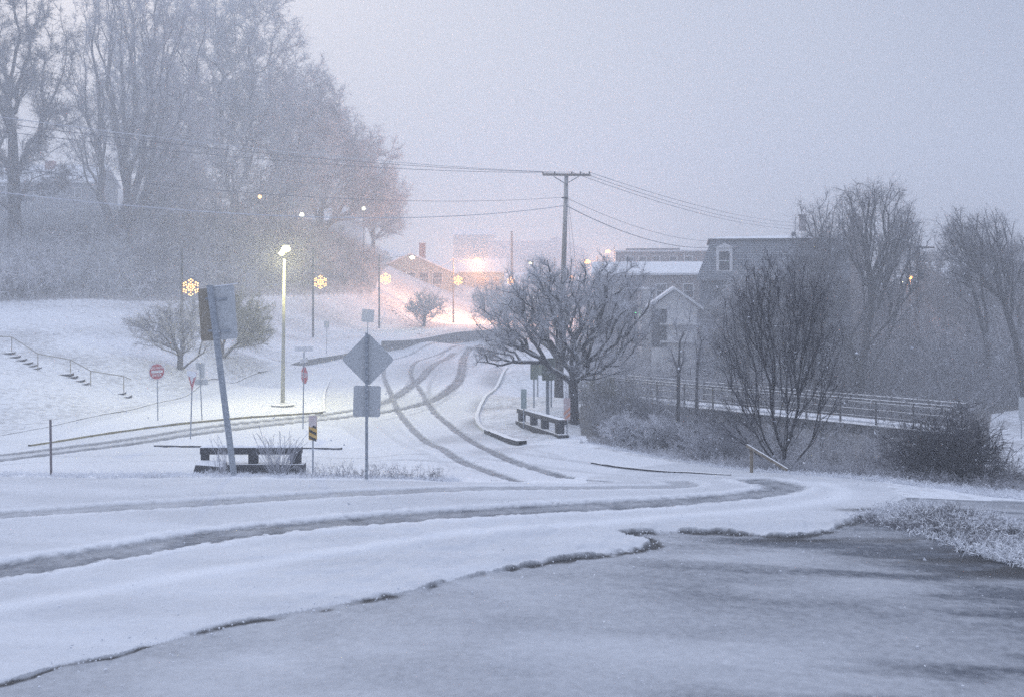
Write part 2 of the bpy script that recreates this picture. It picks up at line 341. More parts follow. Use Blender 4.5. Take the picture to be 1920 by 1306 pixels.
# pavement lip along the crack
jit = (fbm(GX*3.5, GY*3.5, 5, 5)-.5)*.34
dc = dist(GX[near], GY[near], crack); sd_ = np.full(GX.shape, 9.0); sd_[near] = np.where(in_near[near], dc, -dc); sd_ = sd_+jit*.55
lipfade = sst(18.2, 17.0, GY) * sst(4.6, 5.4, -GX+ .55*GY + 0)  if False else np.clip((18.4-GY)/1.6, 0, 1)
brk = sst(.30, .62, fbm(GX*2.3+7, GY*2.3, 21)); along = sst(-5.5, 1.5, GX)
lip = .012+(.015+.045*along)*brk
GZ = GZ+(lip*lipfade*sst(-.03, .02, sd_))*(GY < 24)*(GY > 4)
wet = np.maximum(wet, np.exp(-((sd_+.05+.05*along)/(.035+.075*along*(.4+1.2*fbm(GX*4, GY*4, 23))))**4)*lipfade*np.clip((1.7*brk-.15)*(.8+.5*along), 0, 1))
# tracks: pixel polyline, half width (m), depth of wear, softness
TR = [([(-300,1110),(0,1070),(200,1037),(400,1003),(600,981),(800,966),(960,955),(1210,942),(1410,927),(1475,914),(1460,906),(1420,899)], .42, .98),
 ([(1420,899),(1310,892),(1210,882),(1110,868),(1000,853),(960,845)], .13, .42),
 ([(-300,985),(0,966),(200,950),(425,938),(550,929),(750,919),(960,913),(1150,912),(1250,911),(1292,908),(1270,902)], .32, .72),
 ([(1270,902),(1230,896),(1100,884),(1000,871),(900,858)], .12, .38),
 ([(1140,902),(1095,899),(1040,888),(950,862),(890,830),(840,793),(800,752),(775,715),(768,690),(790,672),(840,657),(900,646)], .15, 1.0),
 ([(1000,903),(930,888),(860,862),(800,828),(762,790),(738,752),(722,715),(718,690),(735,672),(790,655),(880,642)], .15, .95),
 ([(-100,872),(0,861),(120,846),(240,832),(360,813),(480,799),(600,786),(700,775),(780,760),(832,742),(858,718),(868,690),(868,668),(885,650)], .36, 1.05),
 ([(-100,862),(0,852),(120,837),(240,823),(360,803),(480,789),(600,778),(690,764),(750,742),(785,712),(810,685),(850,661)], .34, 1.0),
 ([(640,782),(720,765),(770,735),(790,700),(830,668),(880,652)], .18, .4),
 ([(620,786),(700,772),(760,755),(812,730),(832,700),(842,672),(870,655)], .16, .35),
 ([(-100,867),(0,857),(120,842),(240,828),(480,794),(600,781)], .5, .45), ([(0,800),(240,756+8),(480,700),(640,668+12),(720,672),(800,662)], .2, .3),
 ([(0,808),(240,772),(440,724),(640,684),(760,668)], .2, .22),
 ([(-50,862),(100,853),(400,850),(640,855),(800,850)], .1, .45), ([(-50,872),(100,864),(400,861),(700,862),(900,866)], .1, .42),
 ([(700,790),(760,835),(830,870),(930,893)], .12, .3), ([(735,790),(800,838),(870,868),(960,892)], .1, .25),
 ([(760,880),(900,872),(1060,876),(1200,888),(1330,900)], .1, .25),
 ([(860,735),(820,760),(740,775)], .15, .4),
 ([(905,645),(850,668),(812,700),(800,740),(830,785),(890,822)], .12, .55), ([(890,648),(820,668),(775,700),(752,742),(700,768)], .13, .6),
 ([(915,646),(880,668),(874,700),(850,740),(800,770),(700,790)], .12, .5), ([(1060,858),(960,838),(905,815)], .12, .35)]
tr = np.zeros_like(GZ); mask = (GY < 125) & (GY > 8)
mx_, my_ = GX[mask], GY[mask]
wn = (fbm(mx_*1.5, my_*1.5, 31)-.5)*.16; rag = (fbm(mx_*9, my_*9, 33)-.5); mott = .72+.5*fbm(mx_*2.5, my_*2.5, 35)
acc = np.zeros(mx_.shape); rdg = np.zeros(mx_.shape)
def clean(p):                                     # ground points of a track, without jumps over the crest
    q = [p[0]]
    for b in p[1:]:
        if np.linalg.norm(b-q[-1]) < 45: q.append(b)
    return np.array(q)
for pts, hw, st in TR:
    L = smooth(clean(rays(pts)), 2); bb = (mx_ > L[:,0].min()-1.5) & (mx_ < L[:,0].max()+1.5) & (my_ > L[:,1].min()-1.5) & (my_ < L[:,1].max()+1.5)
    d = dist(mx_[bb], my_[bb], L) + wn[bb]*.3 + rag[bb]*(.12+.6*hw*hw*2)
    acc[bb] = np.maximum(acc[bb], st*mott[bb]*(1-sst(hw*.6, hw*1.2+.04, d))*(.78+.3*np.clip(np.abs(d)/hw, 0, 1)**2)); rdg[bb] = np.maximum(rdg[bb], st*np.exp(-((d-hw*1.45)/(.05+hw*.2))**2)*(.4+fbm(mx_[bb]*6, my_[bb]*6, 37)))
tr[mask] = acc; rg = np.zeros_like(GZ); rg[mask] = rdg*(acc < .35)
# broad thin-snow zones
def blob(px, py, rx, ry, s, zm=6):
    x, y = ray(px, py, zm); return s*np.exp(-(((GX-x)/rx)**2+((GY-y)/ry)**2)**1.2)
zones = np.zeros_like(GZ)
for b in [(930,705,1.3,7,.6),(925,762,1.3,4,.75),(905,792,1.0,3,.7),(945,842,1.6,1.6,.45),(895,820,2.6,2.4,.5),(870,690,2.5,10,.3),(800,690,4,12,.42),(760,750,4,4,.25),(1000,885,3,2,.15),(885,650,3,10,.35)]: zones = np.maximum(zones, blob(*b))
tilt = fbm(GX*.5-GY*.25, GY*.9+GX*.2, 51, 3)
base = np.where(in_drive, .45+.50*(tilt-.45), np.where(in_near, .26+.28*(fbm(GX*.5, GY*1.3, 41)-.45), np.where(is_road, .14+.2*(fbm(GX*.3, GY*.3, 43)-.5), .03)))
ridge = smooth(rays([(-200,1180),(0,1142),(240,1101),(480,1060),(640,1035),(800,1010),(960,996),(1160,978),(1350,962),(1500,948),(1575,932),(1590,920),(1540,905)]), 2)
rd = np.full(GX.shape, 9.0); rd[near] = dist(GX[near], GY[near], ridge)
base = base*(1-.7*np.exp(-(rd/.26)**2)); GZ = GZ+.012*np.exp(-(rd/.3)**2)
zones = np.maximum(zones*(.6+.8*fbm(GX*1.2, GY*.8, 61)), 0)*is_road
slush = np.clip(np.maximum(np.maximum(base*(1-.7*np.clip(rg, 0, 1)), tr*(is_road | in_near)), zones), 0, 1)
GZ = GZ-.04*tr+.011*rg*(GY < 60)
GZ = GZ+.02*(fbm(GX*1.2, GY*1.2, 71)-.5)*(GY < 60)+np.where(is_road | in_drive, 0, .10*(fbm(GX*.8, GY*.8, 73)-.5))*(GY > 10)*(GY<200)
for b in [(1880,1035,1.5,.35,1.0),(1760,1012,1.6,.22,.75),(1625,955,.6,.28,.9),(1500,1012,.9,.14,1.0),(1700,980,1.2,.2,.5),(1920,1070,1.2,.5,1.0),(1860,1048,1.6,.3,1.0)]: wet = np.maximum(wet, blob(*b)*sst(.38, .58, fbm(GX*1.6-GY*.6, GY*6, 91)+.12*b[4]))
streak = sst(.42, .75, fbm(GX*.45, GY*2.2+GX*.55, 95, 3))*in_drive*sst(-.5, 5.5, GX)
slush = np.clip(slush+.34*streak+.22*in_drive*sst(-2, 7, GX), 0, 1)
# brush and leaf litter
bl = np.vstack([[XY(-500,66)], [XY(0,76)], [XY(240,86)], [XY(480,111)], [XY(700,136)], [XY(740,170)], [XY(700,400)], [XY(-800,400)]])
brr = np.array([XY(1085,44),XY(1105,33),XY(1200,30.5),XY(1300,28.2),XY(1480,25.5),XY(1650,24),XY(1900,22.5),XY(2500,22),XY(2600,300),XY(1300,300),XY(1150,90),XY(1110,60)])
brush = np.where(inpoly(GX, GY, bl), .75, 0)+np.where(inpoly(GX, GY, brr), 1.0, 0)
openw = np.array([XY(1830,38),XY(2300,34),XY(2300,62),XY(1860,60)]); brush = np.where(inpoly(GX, GY, openw), .12, brush)
hillg = ~is_road & ~in_drive & ~in_near & ~in_isl
brush = np.maximum(brush, np.where(hillg, .27+.6*(fbm(GX*.22, GY*.22, 81)-.35), 0)); brush = np.clip(brush, 0, 1)
wet = np.clip(wet, 0, 1)
# split the faces
nr, nc = GX.shape; idx = np.arange(nr*nc).reshape(nr, nc)
Q = np.stack([idx[:-1,:-1], idx[:-1,1:], idx[1:,1:], idx[1:,:-1]], -1).reshape(-1, 4)
cls = np.zeros((nr, nc), int); cls[is_road] = 1; cls[in_drive & (GY < 24)] = 2; cq = cls[:-1,:-1].ravel()
VV = np.stack([GX, GY, GZ], -1).reshape(-1, 3); CC = np.stack([slush, brush, wet, np.ones_like(wet)], -1).reshape(-1, 4).astype(np.float32)
for k, nm in ((0, 'ground'), (1, 'road'), (2, 'driveway')):
    q = Q[cq == k]; u, inv = np.unique(q.ravel(), return_inverse=True)
    o = mesh_np(nm, VV[u], inv.reshape(-1, 4), M['ground'], smoothf=True)
    a = o.data.color_attributes.new('cover', 'FLOAT_COLOR', 'POINT'); a.data.foreach_set('color', CC[u].ravel()); tag(o, kind='structure')
#@@END
# ------------------------------------------------------------------ kerbs and walls
def strip(name, pts, w, h, m, zmin=6, label=None, cat=None, kind='structure', raise_=0.0, wander=0.0):
    L = smooth(clean(rays(pts, zmin)), 2); L = densify(L, .35); n = len(L)
    d = np.gradient(L, axis=0); d /= np.linalg.norm(d, axis=1)[:,None]+1e-9; nn = np.stack([-d[:,1], d[:,0]], 1)
    z = (H(L[:,0], L[:,1]) if cat != 'wall' else np.full(n, -2.5))+raise_; hh = h*(1+wander*(fbm(np.arange(n)*.7, np.zeros(n), 3)-.5)*2)
    V = []; Fs = []
    for sx, sz in ((-1,0),(-1,1),(1,1),(1,0)): V.append(np.column_stack([L+nn*w/2*sx, z-.2+(hh+.2)*sz]))
    V = np.stack(V, 1).reshape(-1, 3)
    for i in range(n-1):
        for k in range(4): a = i*4+k; b = i*4+(k+1) % 4; Fs.append((a, b, b+4, a+4))
    o = mesh_np(name, V, np.array(Fs), m, origin=(*L[0], z[0])); return tag(o, label, cat, None, kind)
strip('kerb', [(55,836),(160,819),(270,803),(400,789),(480,782),(560,777),(605,774)], .14, .09, M['kerb_y'], 36, wander=.35)
strip('kerb', [(608,772),(606,745),(616,715)], .12, .07, M['concrete'], 36, wander=.6)
strip('kerb', [(290,836),(480,839),(560,840),(640,842)], .14, .07, M['concrete_dark'], 34, wander=.3)
strip('kerb', [(952,690),(935,718),(920,737),(904,755),(897,768),(893,785),(897,798),(912,810)], .16, .10, M['kerb_w'], 34)
strip('kerb', [(914,811),(930,818),(950,826),(980,834)], .28, .17, M['concrete_dark'], 30, wander=.3)
strip('kerb', [(0,816),(120,795),(240,769),(350,742),(440,713),(485,698)], .1, .03, M['concrete'], 36, wander=.9)
strip('kerb', [(1110,867),(1160,875),(1240,884),(1370,890)], .08, .035, M['concrete_dark'], 20, wander=.9)
strip('retaining_wall', [(485,698),(520,691),(560,684),(640,673),(690,664),(716,659)], .25, .38, M['concrete'], 36, 'low concrete edging wall at the foot of the snowy bank left of the diamond sign', 'wall', None)
strip('retaining_wall', [(716,659),(780,650),(850,642),(905,635),(960,629)], .3, .92, M['concrete'], 36, 'taller grey concrete retaining wall curving along the far road below the steps', 'wall', None)
# ------------------------------------------------------------------ trees and shrubs
def prisms(a, b, ra, rb, n):
    a, b = np.asarray(a), np.asarray(b); d = b-a; d /= np.linalg.norm(d, axis=1)[:,None]+1e-9
    ref = np.where(np.abs(d[:,2:3]) < .9, np.array([[0,0,1.]]), np.array([[1.,0,0]])); u = np.cross(d, ref); u /= np.linalg.norm(u, axis=1)[:,None]; v = np.cross(u, d)
    ang = 2*np.pi*np.arange(n)/n; ring = u[:,None]*np.cos(ang)[None,:,None]+v[:,None]*np.sin(ang)[None,:,None]
    V = np.concatenate([a[:,None]+ring*np.reshape(ra, (-1,1,1)), b[:,None]+ring*np.reshape(rb, (-1,1,1))], 1)
    k = np.arange(n); k2 = (k+1) % n; f = np.concatenate([np.stack([k, k2, k2+n], -1), np.stack([k, k2+n, k+n], -1)])
    T = f[None]+(np.arange(len(a))*2*n)[:,None,None]; return V.reshape(-1, 3), T.reshape(-1, 3)
def blades(a, b, w, g):                          # thin tapering slivers
    d = b-a; s = np.cross(d, g.normal(size=d.shape)); s /= np.linalg.norm(s, axis=1)[:,None]+1e-9
    w = np.broadcast_to(w, len(a))[:,None]
    V = np.stack([a-s*w/2, a+s*w/2, b], 1).reshape(-1, 3); return V, np.arange(len(V)).reshape(-1, 3)
def join(parts):
    V = []; T = []; o = 0
    for v, t in parts: V.append(v); T.append(t+o); o += len(v)
    return np.concatenate(V), np.concatenate(T)
def norm(v): return v/(np.linalg.norm(v, axis=-1, keepdims=True)+1e-9)
def skeleton(roots, targets, gamma, step, wob, g, up=0.0):
    pos = [np.array(r, float) for r in roots]; par = [-1]+list(range(len(roots)-1)); pl = [0.0]
    for i in range(1, len(roots)): pl.append(pl[-1]+float(np.linalg.norm(pos[i]-pos[i-1])))
    if isinstance(roots, tuple): pass
    order = np.argsort(np.linalg.norm(targets-pos[-1], axis=1))
    Pn = np.zeros((60000, 3)); Ln = np.zeros(60000); n = len(pos); Pn[:n] = pos; Ln[:n] = pl; par = par
    for ti in order:
        t = targets[ti]; dd = np.linalg.norm(Pn[:n]-t, axis=1)
        low = np.maximum(0, Pn[:n,2]-t[2])       # do not hang from above
        i = int(np.argmin(dd+gamma*Ln[:n]+low*1.2)); a = Pn[i]; L = dd[i]
        if L < step*.4: continue
        k = max(1, int(L/step)); prev = i; d0 = (t-a)
        side = g.normal(size=3); side -= side @ d0*d0/(L*L); side = side/np.linalg.norm(side)*L*wob*g.uniform(.3, 1)
        side[2] += up*L
        for j in range(1, k+1):
            s = j/k; p = a+d0*s+side*math.sin(math.pi*s)*.5+g.normal(size=3)*step*.05*(j < k)
            if n >= 59990: break
            Pn[n] = p; Ln[n] = Ln[prev]+np.linalg.norm(p-Pn[prev]); par.append(prev); prev = n; n += 1
    return Pn[:n], np.array(par)
def ell_points(n, c, r, g, shell=.35):
    v = norm(g.normal(size=(n, 3))); rad = g.uniform(shell**3, 1, n)**(1/2.3)*g.choice([1,1,1.3,1.15,.85], n); return np.array(c)+v*rad[:,None]*np.array(r)
def tree(name, label, cat, px, z, stem, ells, n=260, gamma=.4, step=.8, wob=.25, rmin=.012, pw=.48, tw=(10, .8, 6, .35), w=(.022,.014), bark='bark', twig='frost', group=None, seed=1, py=None, thick=.035, up=0.0, tdroop=0.1, tcap=None, trunk_r=None, clump=0):
    """stem: list of (px,py) from base up; ells: list of (px,py,rx,ry[,weight]) crown outlines, all at distance z"""
    g = np.random.default_rng(seed); b = onz(px, z) if py is None else on(px, py); z = b.y; x0 = b.x
    roots = [np.array([b.x, b.y, b.z-.15])]+[P(a, c, z)+np.array([0, g.normal()*.1, 0]) for a, c in stem]
    m = z/F; tg = []
    tot = sum((e[4] if len(e) > 4 else e[2]*e[3]) for e in ells)
    for e in ells:
        k = max(4, int(n*((e[4] if len(e) > 4 else e[2]*e[3])/tot)))
        c = P(e[0], e[1], z); tg.append(ell_points(k, c, (e[2]*m, e[2]*m*.8, e[3]*m), g))
    tg = np.concatenate(tg)
    if clump: # gather the targets into clumps so the crown has gaps
        ctr = tg[g.choice(len(tg), clump)]; near_ = ctr[np.argmin(np.linalg.norm(tg[:,None]-ctr[None], axis=2), axis=1)]; tg = tg*.55+near_*.45
    pos, par = skeleton(roots, tg, gamma, step, wob, g, up)
    nn_ = len(pos); tips = np.zeros(nn_); has = np.zeros(nn_, bool); has[par[par >= 0]] = True; tips[~has] = 1
    for i in range(nn_-1, 0, -1): tips[par[i]] += tips[i]
    r = rmin*np.maximum(tips, 1)**pw
    if trunk_r: r = r*np.where(r > .3*r[0], trunk_r/r[0], 1+(trunk_r/r[0]-1)*np.clip(r/(.3*r[0]), 0, 1))
    ch = np.arange(1, nn_); pa = par[1:]; A, B, ra, rb = pos[pa], pos[ch], r[pa], r[ch]
    ra = np.minimum(ra, rb*1.6)
    ra[0] *= 1.25
    big = rb > thick
    t = thing(name, label, cat, b, group)
    if big.any():
        V, T = prisms(A[big], B[big], ra[big], rb[big], 7); mesh_np('trunk', V, T, M[bark], parent=t, smoothf=True)
    sm = ~big; parts = [prisms(A[sm], B[sm], ra[sm], rb[sm], 3)] if sm.any() else []; nb = sum(len(p[1]) for p in parts)
    src = np.where((rb < (tcap or .05)))[0]; Bs = B[src]; ds = norm(B[src]-A[src])
    n1, L1, n2, L2 = tw
    i1 = np.repeat(np.arange(len(src)), n1); fr = g.uniform(0, 1, len(i1))[:,None]; s0 = A[src][i1]*(1-fr)+Bs[i1]*fr
    d1 = norm(ds[i1]*.7+g.normal(size=(len(i1), 3))*.75+np.array([0,0,.3-tdroop])); l1 = L1*g.uniform(.4, 1.2, len(i1)); e1 = s0+d1*l1[:,None]
    parts.append(blades(s0, e1, w[0], g))
    i2 = np.repeat(np.arange(len(i1)), n2); q = g.uniform(.15, 1, len(i2))[:,None]; s2 = s0[i2]*(1-q)+e1[i2]*q
    d2 = norm(d1[i2]*.6+g.normal(size=(len(i2), 3))*.7+np.array([0,0,.15-tdroop])); e2 = s2+d2*(L2*g.uniform(.4, 1.2, len(i2)))[:,None]
    parts.append(blades(s2, e2, w[1], g))
    V, T = join(parts); mi = np.ones(len(T), int); mi[:nb] = np.repeat(np.where(rb[sm] > thick*.55, 0, 1), nb//max(1, int(sm.sum()))) if nb else 0
    mesh_np('crown', V, T, [M[bark], M[twig]], mi, parent=t)
    return t
def thicket(name, poly, n, hh, spread, tw, m, w, label, seed, kind='stuff', arch=.5, cat=None, zoff=0, keep=None):
    """stems springing from random ground points inside a world polygon"""
    g = np.random.default_rng(seed); poly = np.array(poly); lo, hi = poly.min(0), poly.max(0); pts = []
    while sum(map(len, pts)) < n:
        q = g.uniform(lo, hi, (n*2, 2)); k = inpoly(q[:,0], q[:,1], poly)
        if keep is not None: k &= fbm(q[:,0]*keep, q[:,1]*keep, seed) > g.uniform(.3, .62, len(q))
        pts.append(q[k])
    q = np.concatenate(pts)[:n]; p = np.column_stack([q, H(q[:,0], q[:,1])-.05+zoff]); az = g.uniform(0, 2*np.pi, n); hgt = g.uniform(hh[0], hh[1], n)*(.55+.8*fbm(q[:,0]*.25, q[:,1]*.25, seed+3))
    out = np.column_stack([np.cos(az), np.sin(az), np.zeros(n)])*(spread*g.uniform(.1, 1, n)*hgt)[:,None]; parts = []; segs = []
    K = 4; prev = p
    for k in range(1, K+1):
        s = k/K; cur = p+out*s**1.5+np.column_stack([np.zeros(n), np.zeros(n), hgt*(s-arch*s*s*g.uniform(.2, 1, n))])+g.normal(size=(n,3))*.04*hgt[:,None]
        parts.append(blades(prev, cur+(cur-prev)*.15, w[0]*(1.15-s*.6), g)); segs.append((prev, cur)); prev = cur
    a = np.concatenate([x[0] for x in segs[1:]]); b = np.concatenate([x[1] for x in segs[1:]]); i1 = np.repeat(np.arange(len(a)), tw[0]); f = g.uniform(0, 1, len(i1))[:,None]
    s0 = a[i1]*(1-f)+b[i1]*f; d = norm(norm(b-a)[i1]*.6+g.normal(size=(len(i1), 3))*.8); e1 = s0+d*(tw[1]*g.uniform(.4, 1.2, len(i1)))[:,None]; parts.append(blades(s0, e1, w[1], g))
    V, T = join(parts); pal = fbm(q[:,0]*.35+9, q[:,1]*.35, seed+9, 3)+g.normal(size=n)*.06 > .5
    mi = np.concatenate([pal]*K+[np.tile(pal, K-1)[i1]]).astype(int); pm = {'frost_mid': 'frost', 'frost': 'frost_pale', 'frost_green': 'frost_mid', 'frost_dark': 'frost_mid', 'snow': 'snow', 'frost_pale': 'frost'}[m]
    o = mesh_np(name, V, T, [M[m], M[pm]], mi, origin=(float(q[0,0]), float(q[0,1]), float(p[0,2]))); return tag(o, label, cat, None, kind)
#@@VEG
G1 = 'tall frosted trees on the hill'
tree('tall_tree', 'dark tall tree with heavy trunk at the far left edge, before the grey house', 'tree', 28, 100, [(27,400),(26,330),(24,250)], [(20,60,110,120),(60,190,95,100),(95,330,70,50,2600),(-60,250,90,160)], n=900, gamma=.6, step=1.0, wob=.14, clump=90, rmin=.014, pw=.42, tw=(11,1.2,8,.55), w=(.05,.035), bark='bark_dark', twig='frost_mid', group=G1, seed=2, trunk_r=.62, thick=.07, tcap=.09)
tree('tall_tree', 'multi-stemmed tall tree whose thick trunk forks low, right of the grey house', 'tree', 232, 110, [(232,430),(236,395)], [(250,130,120,150),(170,230,70,110),(330,250,80,120),(270,0,120,80)], n=700, gamma=.85, step=1.1, wob=.12, rmin=.014, pw=.42, tw=(9,1.3,7,.6), w=(.05,.035), twig='frost', group=G1, seed=3, trunk_r=.8, thick=.07, tcap=.09, up=.02)
tree('tall_tree', 'very large dense rounded tree, its frosted crown highest against the sky', 'tree', 440, 128, [(440,410),(438,370)], [(400,130,150,160),(520,190,90,115),(370,300,150,110),(470,20,95,80),(560,330,80,90),(260,200,90,140),(400,380,110,60),(440,200,90,150)], n=1450, gamma=.5, step=1.3, wob=.14, rmin=.014, pw=.38, tw=(10,1.6,7,.9), w=(.07,.055), twig='frost_green', group=G1, seed=4, trunk_r=.5, thick=.08, tcap=.12, tdroop=.15)
tree('tall_tree', 'dense pale tree whose crown bulges right of the largest hill tree', 'tree', 545, 138, [(545,400),(545,370)], [(565,250,75,115),(605,200,38,60),(520,380,70,50)], n=620, gamma=.5, step=1.2, wob=.14, rmin=.014, pw=.40, tw=(10,1.5,7,.8), w=(.07,.055), twig='frost_green', group=G1, seed=5, trunk_r=.35, thick=.08, tcap=.12)
tree('tall_tree', 'mid-sized spreading tree with one dark trunk before the snow-roofed hill house', 'tree', 600, 150, [(600,430),(602,395)], [(640,310,95,85),(620,250,55,50),(700,360,50,50),(580,340,50,60)], n=800, gamma=.7, step=1.2, wob=.12, rmin=.014, pw=.40, tw=(12,1.4,8,.8), w=(.06,.045), twig='frost', group=G1, seed=6, trunk_r=.62, thick=.08, tcap=.11)
tree('tall_tree', 'faint hazy tree lowest and farthest right on the hill, beside a small lamp', 'tree', 700, 172, [(700,450),(701,425)], [(705,370,58,55),(730,410,30,40)], n=360, gamma=.6, step=1.3, wob=.12, rmin=.014, pw=.4, tw=(10,1.5,8,.8), w=(.06,.045), twig='frost', group=G1, seed=7, trunk_r=.35, thick=.1, tcap=.12)
tree('tall_tree', 'slim leafless tree half hidden between the forked tree and the largest hill tree', 'tree', 335, 118, [(335,430),(333,400)], [(330,340,70,70),(300,400,60,40)], n=420, gamma=.7, step=1.0, wob=.12, rmin=.014, pw=.4, tw=(11,1.3,8,.7), w=(.055,.04), twig='frost_green', group=G1, seed=8, trunk_r=.28, thick=.07, tcap=.1)
G2 = 'small ornamental trees beside the roads'
tree('ornamental_tree', 'low spreading leafless tree with forked trunk on the bank behind the leaning sign', 'tree', 338, 60, [(338,668),(340,655)], [(300,610,55,38),(350,600,58,45),(255,603,24,12,300),(385,640,25,20,300)], n=420, gamma=.6, step=.35, wob=.2, rmin=.008, pw=.4, tw=(9,.45,6,.22), w=(.022,.016), twig='frost', group=G2, seed=11, trunk_r=.17, thick=.03, py=692)
tree('ornamental_tree', 'low bushy leafless tree on the bank right of the leaning sign', 'tree', 417, 67, [(417,650),(420,638)], [(460,600,50,45),(420,580,35,30),(480,630,32,20)], n=420, gamma=.6, step=.4, wob=.2, rmin=.008, pw=.4, tw=(11,.5,6,.25), w=(.026,.018), twig='frost_olive', group=G2, seed=12, trunk_r=.15, thick=.035, py=668)
tree('ornamental_tree', 'small round leafless tree beside the far steps near the orange lamp', 'tree', 795, 128, [(795,600),(796,590)], [(798,572,38,26),(775,580,18,10,120)], n=260, gamma=.6, step=.5, wob=.2, rmin=.01, pw=.4, tw=(8,.7,5,.35), w=(.035,.028), twig='frost', group=G2, seed=13, trunk_r=.17, thick=.05, py=612)
tree('ornamental_tree', 'pinkish hazy round tree at the far kerb under the orange street light', 'tree', 935, 118, [(935,600),(936,590)], [(930,565,44,34),(965,575,30,28),(900,555,18,16,200)], n=360, gamma=.6, step=.5, wob=.2, rmin=.01, pw=.4, tw=(9,.8,6,.4), w=(.045,.03), twig='frost_pale', group=G2, seed=14, trunk_r=.18, thick=.05)
tree('ornamental_tree', 'largest ornamental tree, wide snowy crown over the green signs, trunk beside the orange marker', 'tree', 1076, 42.5, [(1075,750),(1074,715),(1076,708)], [(1090,580,120,85),(970,600,75,60),(1185,600,50,60),(1010,540,70,45),(940,645,42,34,2600),(1130,680,90,28,1800),(1150,520,60,40,1500),(1015,505,26,26,500),(1200,540,30,24,400),(905,665,22,18,500)], n=1150, gamma=.5, step=.32, rmin=.0032, pw=.33, tw=(11,.40,7,.2), w=(.013,.009), bark='bark_dark', twig='frost_pale', group=G2, seed=15, trunk_r=.2, thick=.018, tcap=.03, py=792, wob=.15)
tree('ornamental_tree', 'second leafless tree with dark twin stems just behind the largest ornamental tree', 'tree', 1048, 54, [(1047,700),(1045,670)], [(1060,560,80,60),(1110,590,70,70),(1010,600,50,50)], n=500, gamma=.6, step=.45, wob=.2, rmin=.007, pw=.4, tw=(8,.5,6,.25), w=(.017,.012), bark='bark_dark', twig='frost', group=G2, seed=16, trunk_r=.22, thick=.03)
G3 = 'bare trees rising behind the footbridge'
tree('bare_tree', 'wide bare tree with many rising limbs, tallest of those right of the mansard building', 'tree', 1612, 68, [(1612,690)], [(1640,440,80,90),(1560,430,62,65),(1625,370,60,30),(1690,470,42,70),(1530,480,40,60)], n=620, gamma=.8, step=.7, wob=.13, rmin=.008, pw=.38, tw=(7,.9,5,.45), w=(.025,.018), bark='bark_dark', twig='frost_mid', group=G3, seed=21, trunk_r=.3, thick=.04, tcap=.05, up=.02)
tree('bare_tree', 'slim bare tree right beside the widest one, leaning right over the orange light', 'tree', 1580, 72, [(1590,640)], [(1660,520,50,90),(1700,430,30,60),(1720,520,30,40)], n=200, gamma=.8, step=.7, wob=.14, rmin=.008, pw=.38, tw=(7,.9,5,.45), w=(.025,.018), bark='bark_dark', twig='frost_mid', group=G3, seed=22, trunk_r=.16, thick=.04)
tree('bare_tree', 'bare tree with long limbs fanning up left from the right edge', 'tree', 1925, 60, [(1915,680),(1900,620),(1880,560)], [(1855,450,50,60),(1810,430,40,45),(1880,500,45,60),(1795,470,30,50)], n=420, gamma=.75, step=.6, wob=.14, rmin=.007, pw=.37, tw=(7,.7,5,.35), w=(.017,.012), bark='bark_dark', twig='frost_mid', group=G3, seed=23, trunk_r=.2, thick=.035)
tree('bare_tree', 'thin leaning bare tree left of the one at the right edge', 'tree', 1865, 66, [(1850,640),(1825,540)], [(1800,480,40,70),(1775,450,30,45),(1830,500,40,50)], n=280, gamma=.75, step=.6, wob=.14, rmin=.007, pw=.37, tw=(7,.7,5,.35), w=(.018,.012), bark='bark_dark', twig='frost_mid', group=G3, seed=24, trunk_r=.15, thick=.035)
tree('bare_tree', 'short bare tree cut off by the right edge of the picture', 'tree', 1925, 75, [(1912,600)], [(1905,500,26,60),(1930,540,30,60)], n=90, gamma=.7, step=.6, wob=.15, rmin=.009, tw=(5,.8,4,.4), w=(.02,.014), bark='bark_dark', twig='frost_mid', group=G3, seed=25, trunk_r=.14, thick=.04)
tree('sapling', 'left of two slender saplings in front of the footbridge railing', 'tree', 1270, 41, [(1272,700),(1275,640)], [(1275,620,35,65),(1265,690,45,40)], n=90, gamma=.6, step=.4, wob=.15, rmin=.006, tw=(6,.4,4,.2), w=(.011,.008), twig='frost', group='saplings by the footbridge', seed=31, trunk_r=.07, thick=.02)
tree('sapling', 'right of two slender saplings in front of the footbridge railing, leaning right', 'tree', 1303, 40, [(1308,690),(1316,640)], [(1318,620,35,60),(1320,690,45,40)], n=90, gamma=.6, step=.4, wob=.15, rmin=.006, tw=(6,.4,4,.2), w=(.011,.008), twig='frost', group='saplings by the footbridge', seed=32, trunk_r=.06, thick=.02)
tree('bare_tree', 'hazy thin tree in front of the mansard building wall, behind the tall dark bush', 'tree', 1400, 66, [(1402,660)], [(1390,590,55,75),(1440,560,50,70),(1350,620,40,50)], n=420, gamma=.6, step=.6, wob=.16, rmin=.008, pw=.4, tw=(8,.8,6,.4), w=(.028,.02), twig='frost', group=G3, seed=26, trunk_r=.14, thick=.03)
tree('bare_tree', 'hazy thin tree over the right half of the mansard building roof', 'tree', 1530, 62, [(1528,650)], [(1520,520,60,80),(1560,590,50,70),(1490,600,50,70)], n=420, gamma=.6, step=.6, wob=.16, rmin=.008, pw=.4, tw=(8,.8,6,.4), w=(.028,.02), twig='frost_mid', group=G3, seed=27, trunk_r=.14, thick=.03)
HT = tree('hillside_tree', 'hazy small tree on the far right slope, leftmost of five', 'tree', 1650, 100, [(1650,600)], [(1650,560,42,50),(1640,600,50,30)], n=260, gamma=.55, step=.9, wob=.16, rmin=.012, pw=.38, tw=(9,1.0,7,.6), w=(.045,.032), twig='frost_mid', group='hazy trees on the far right slope', seed=28, trunk_r=.2, thick=.05)
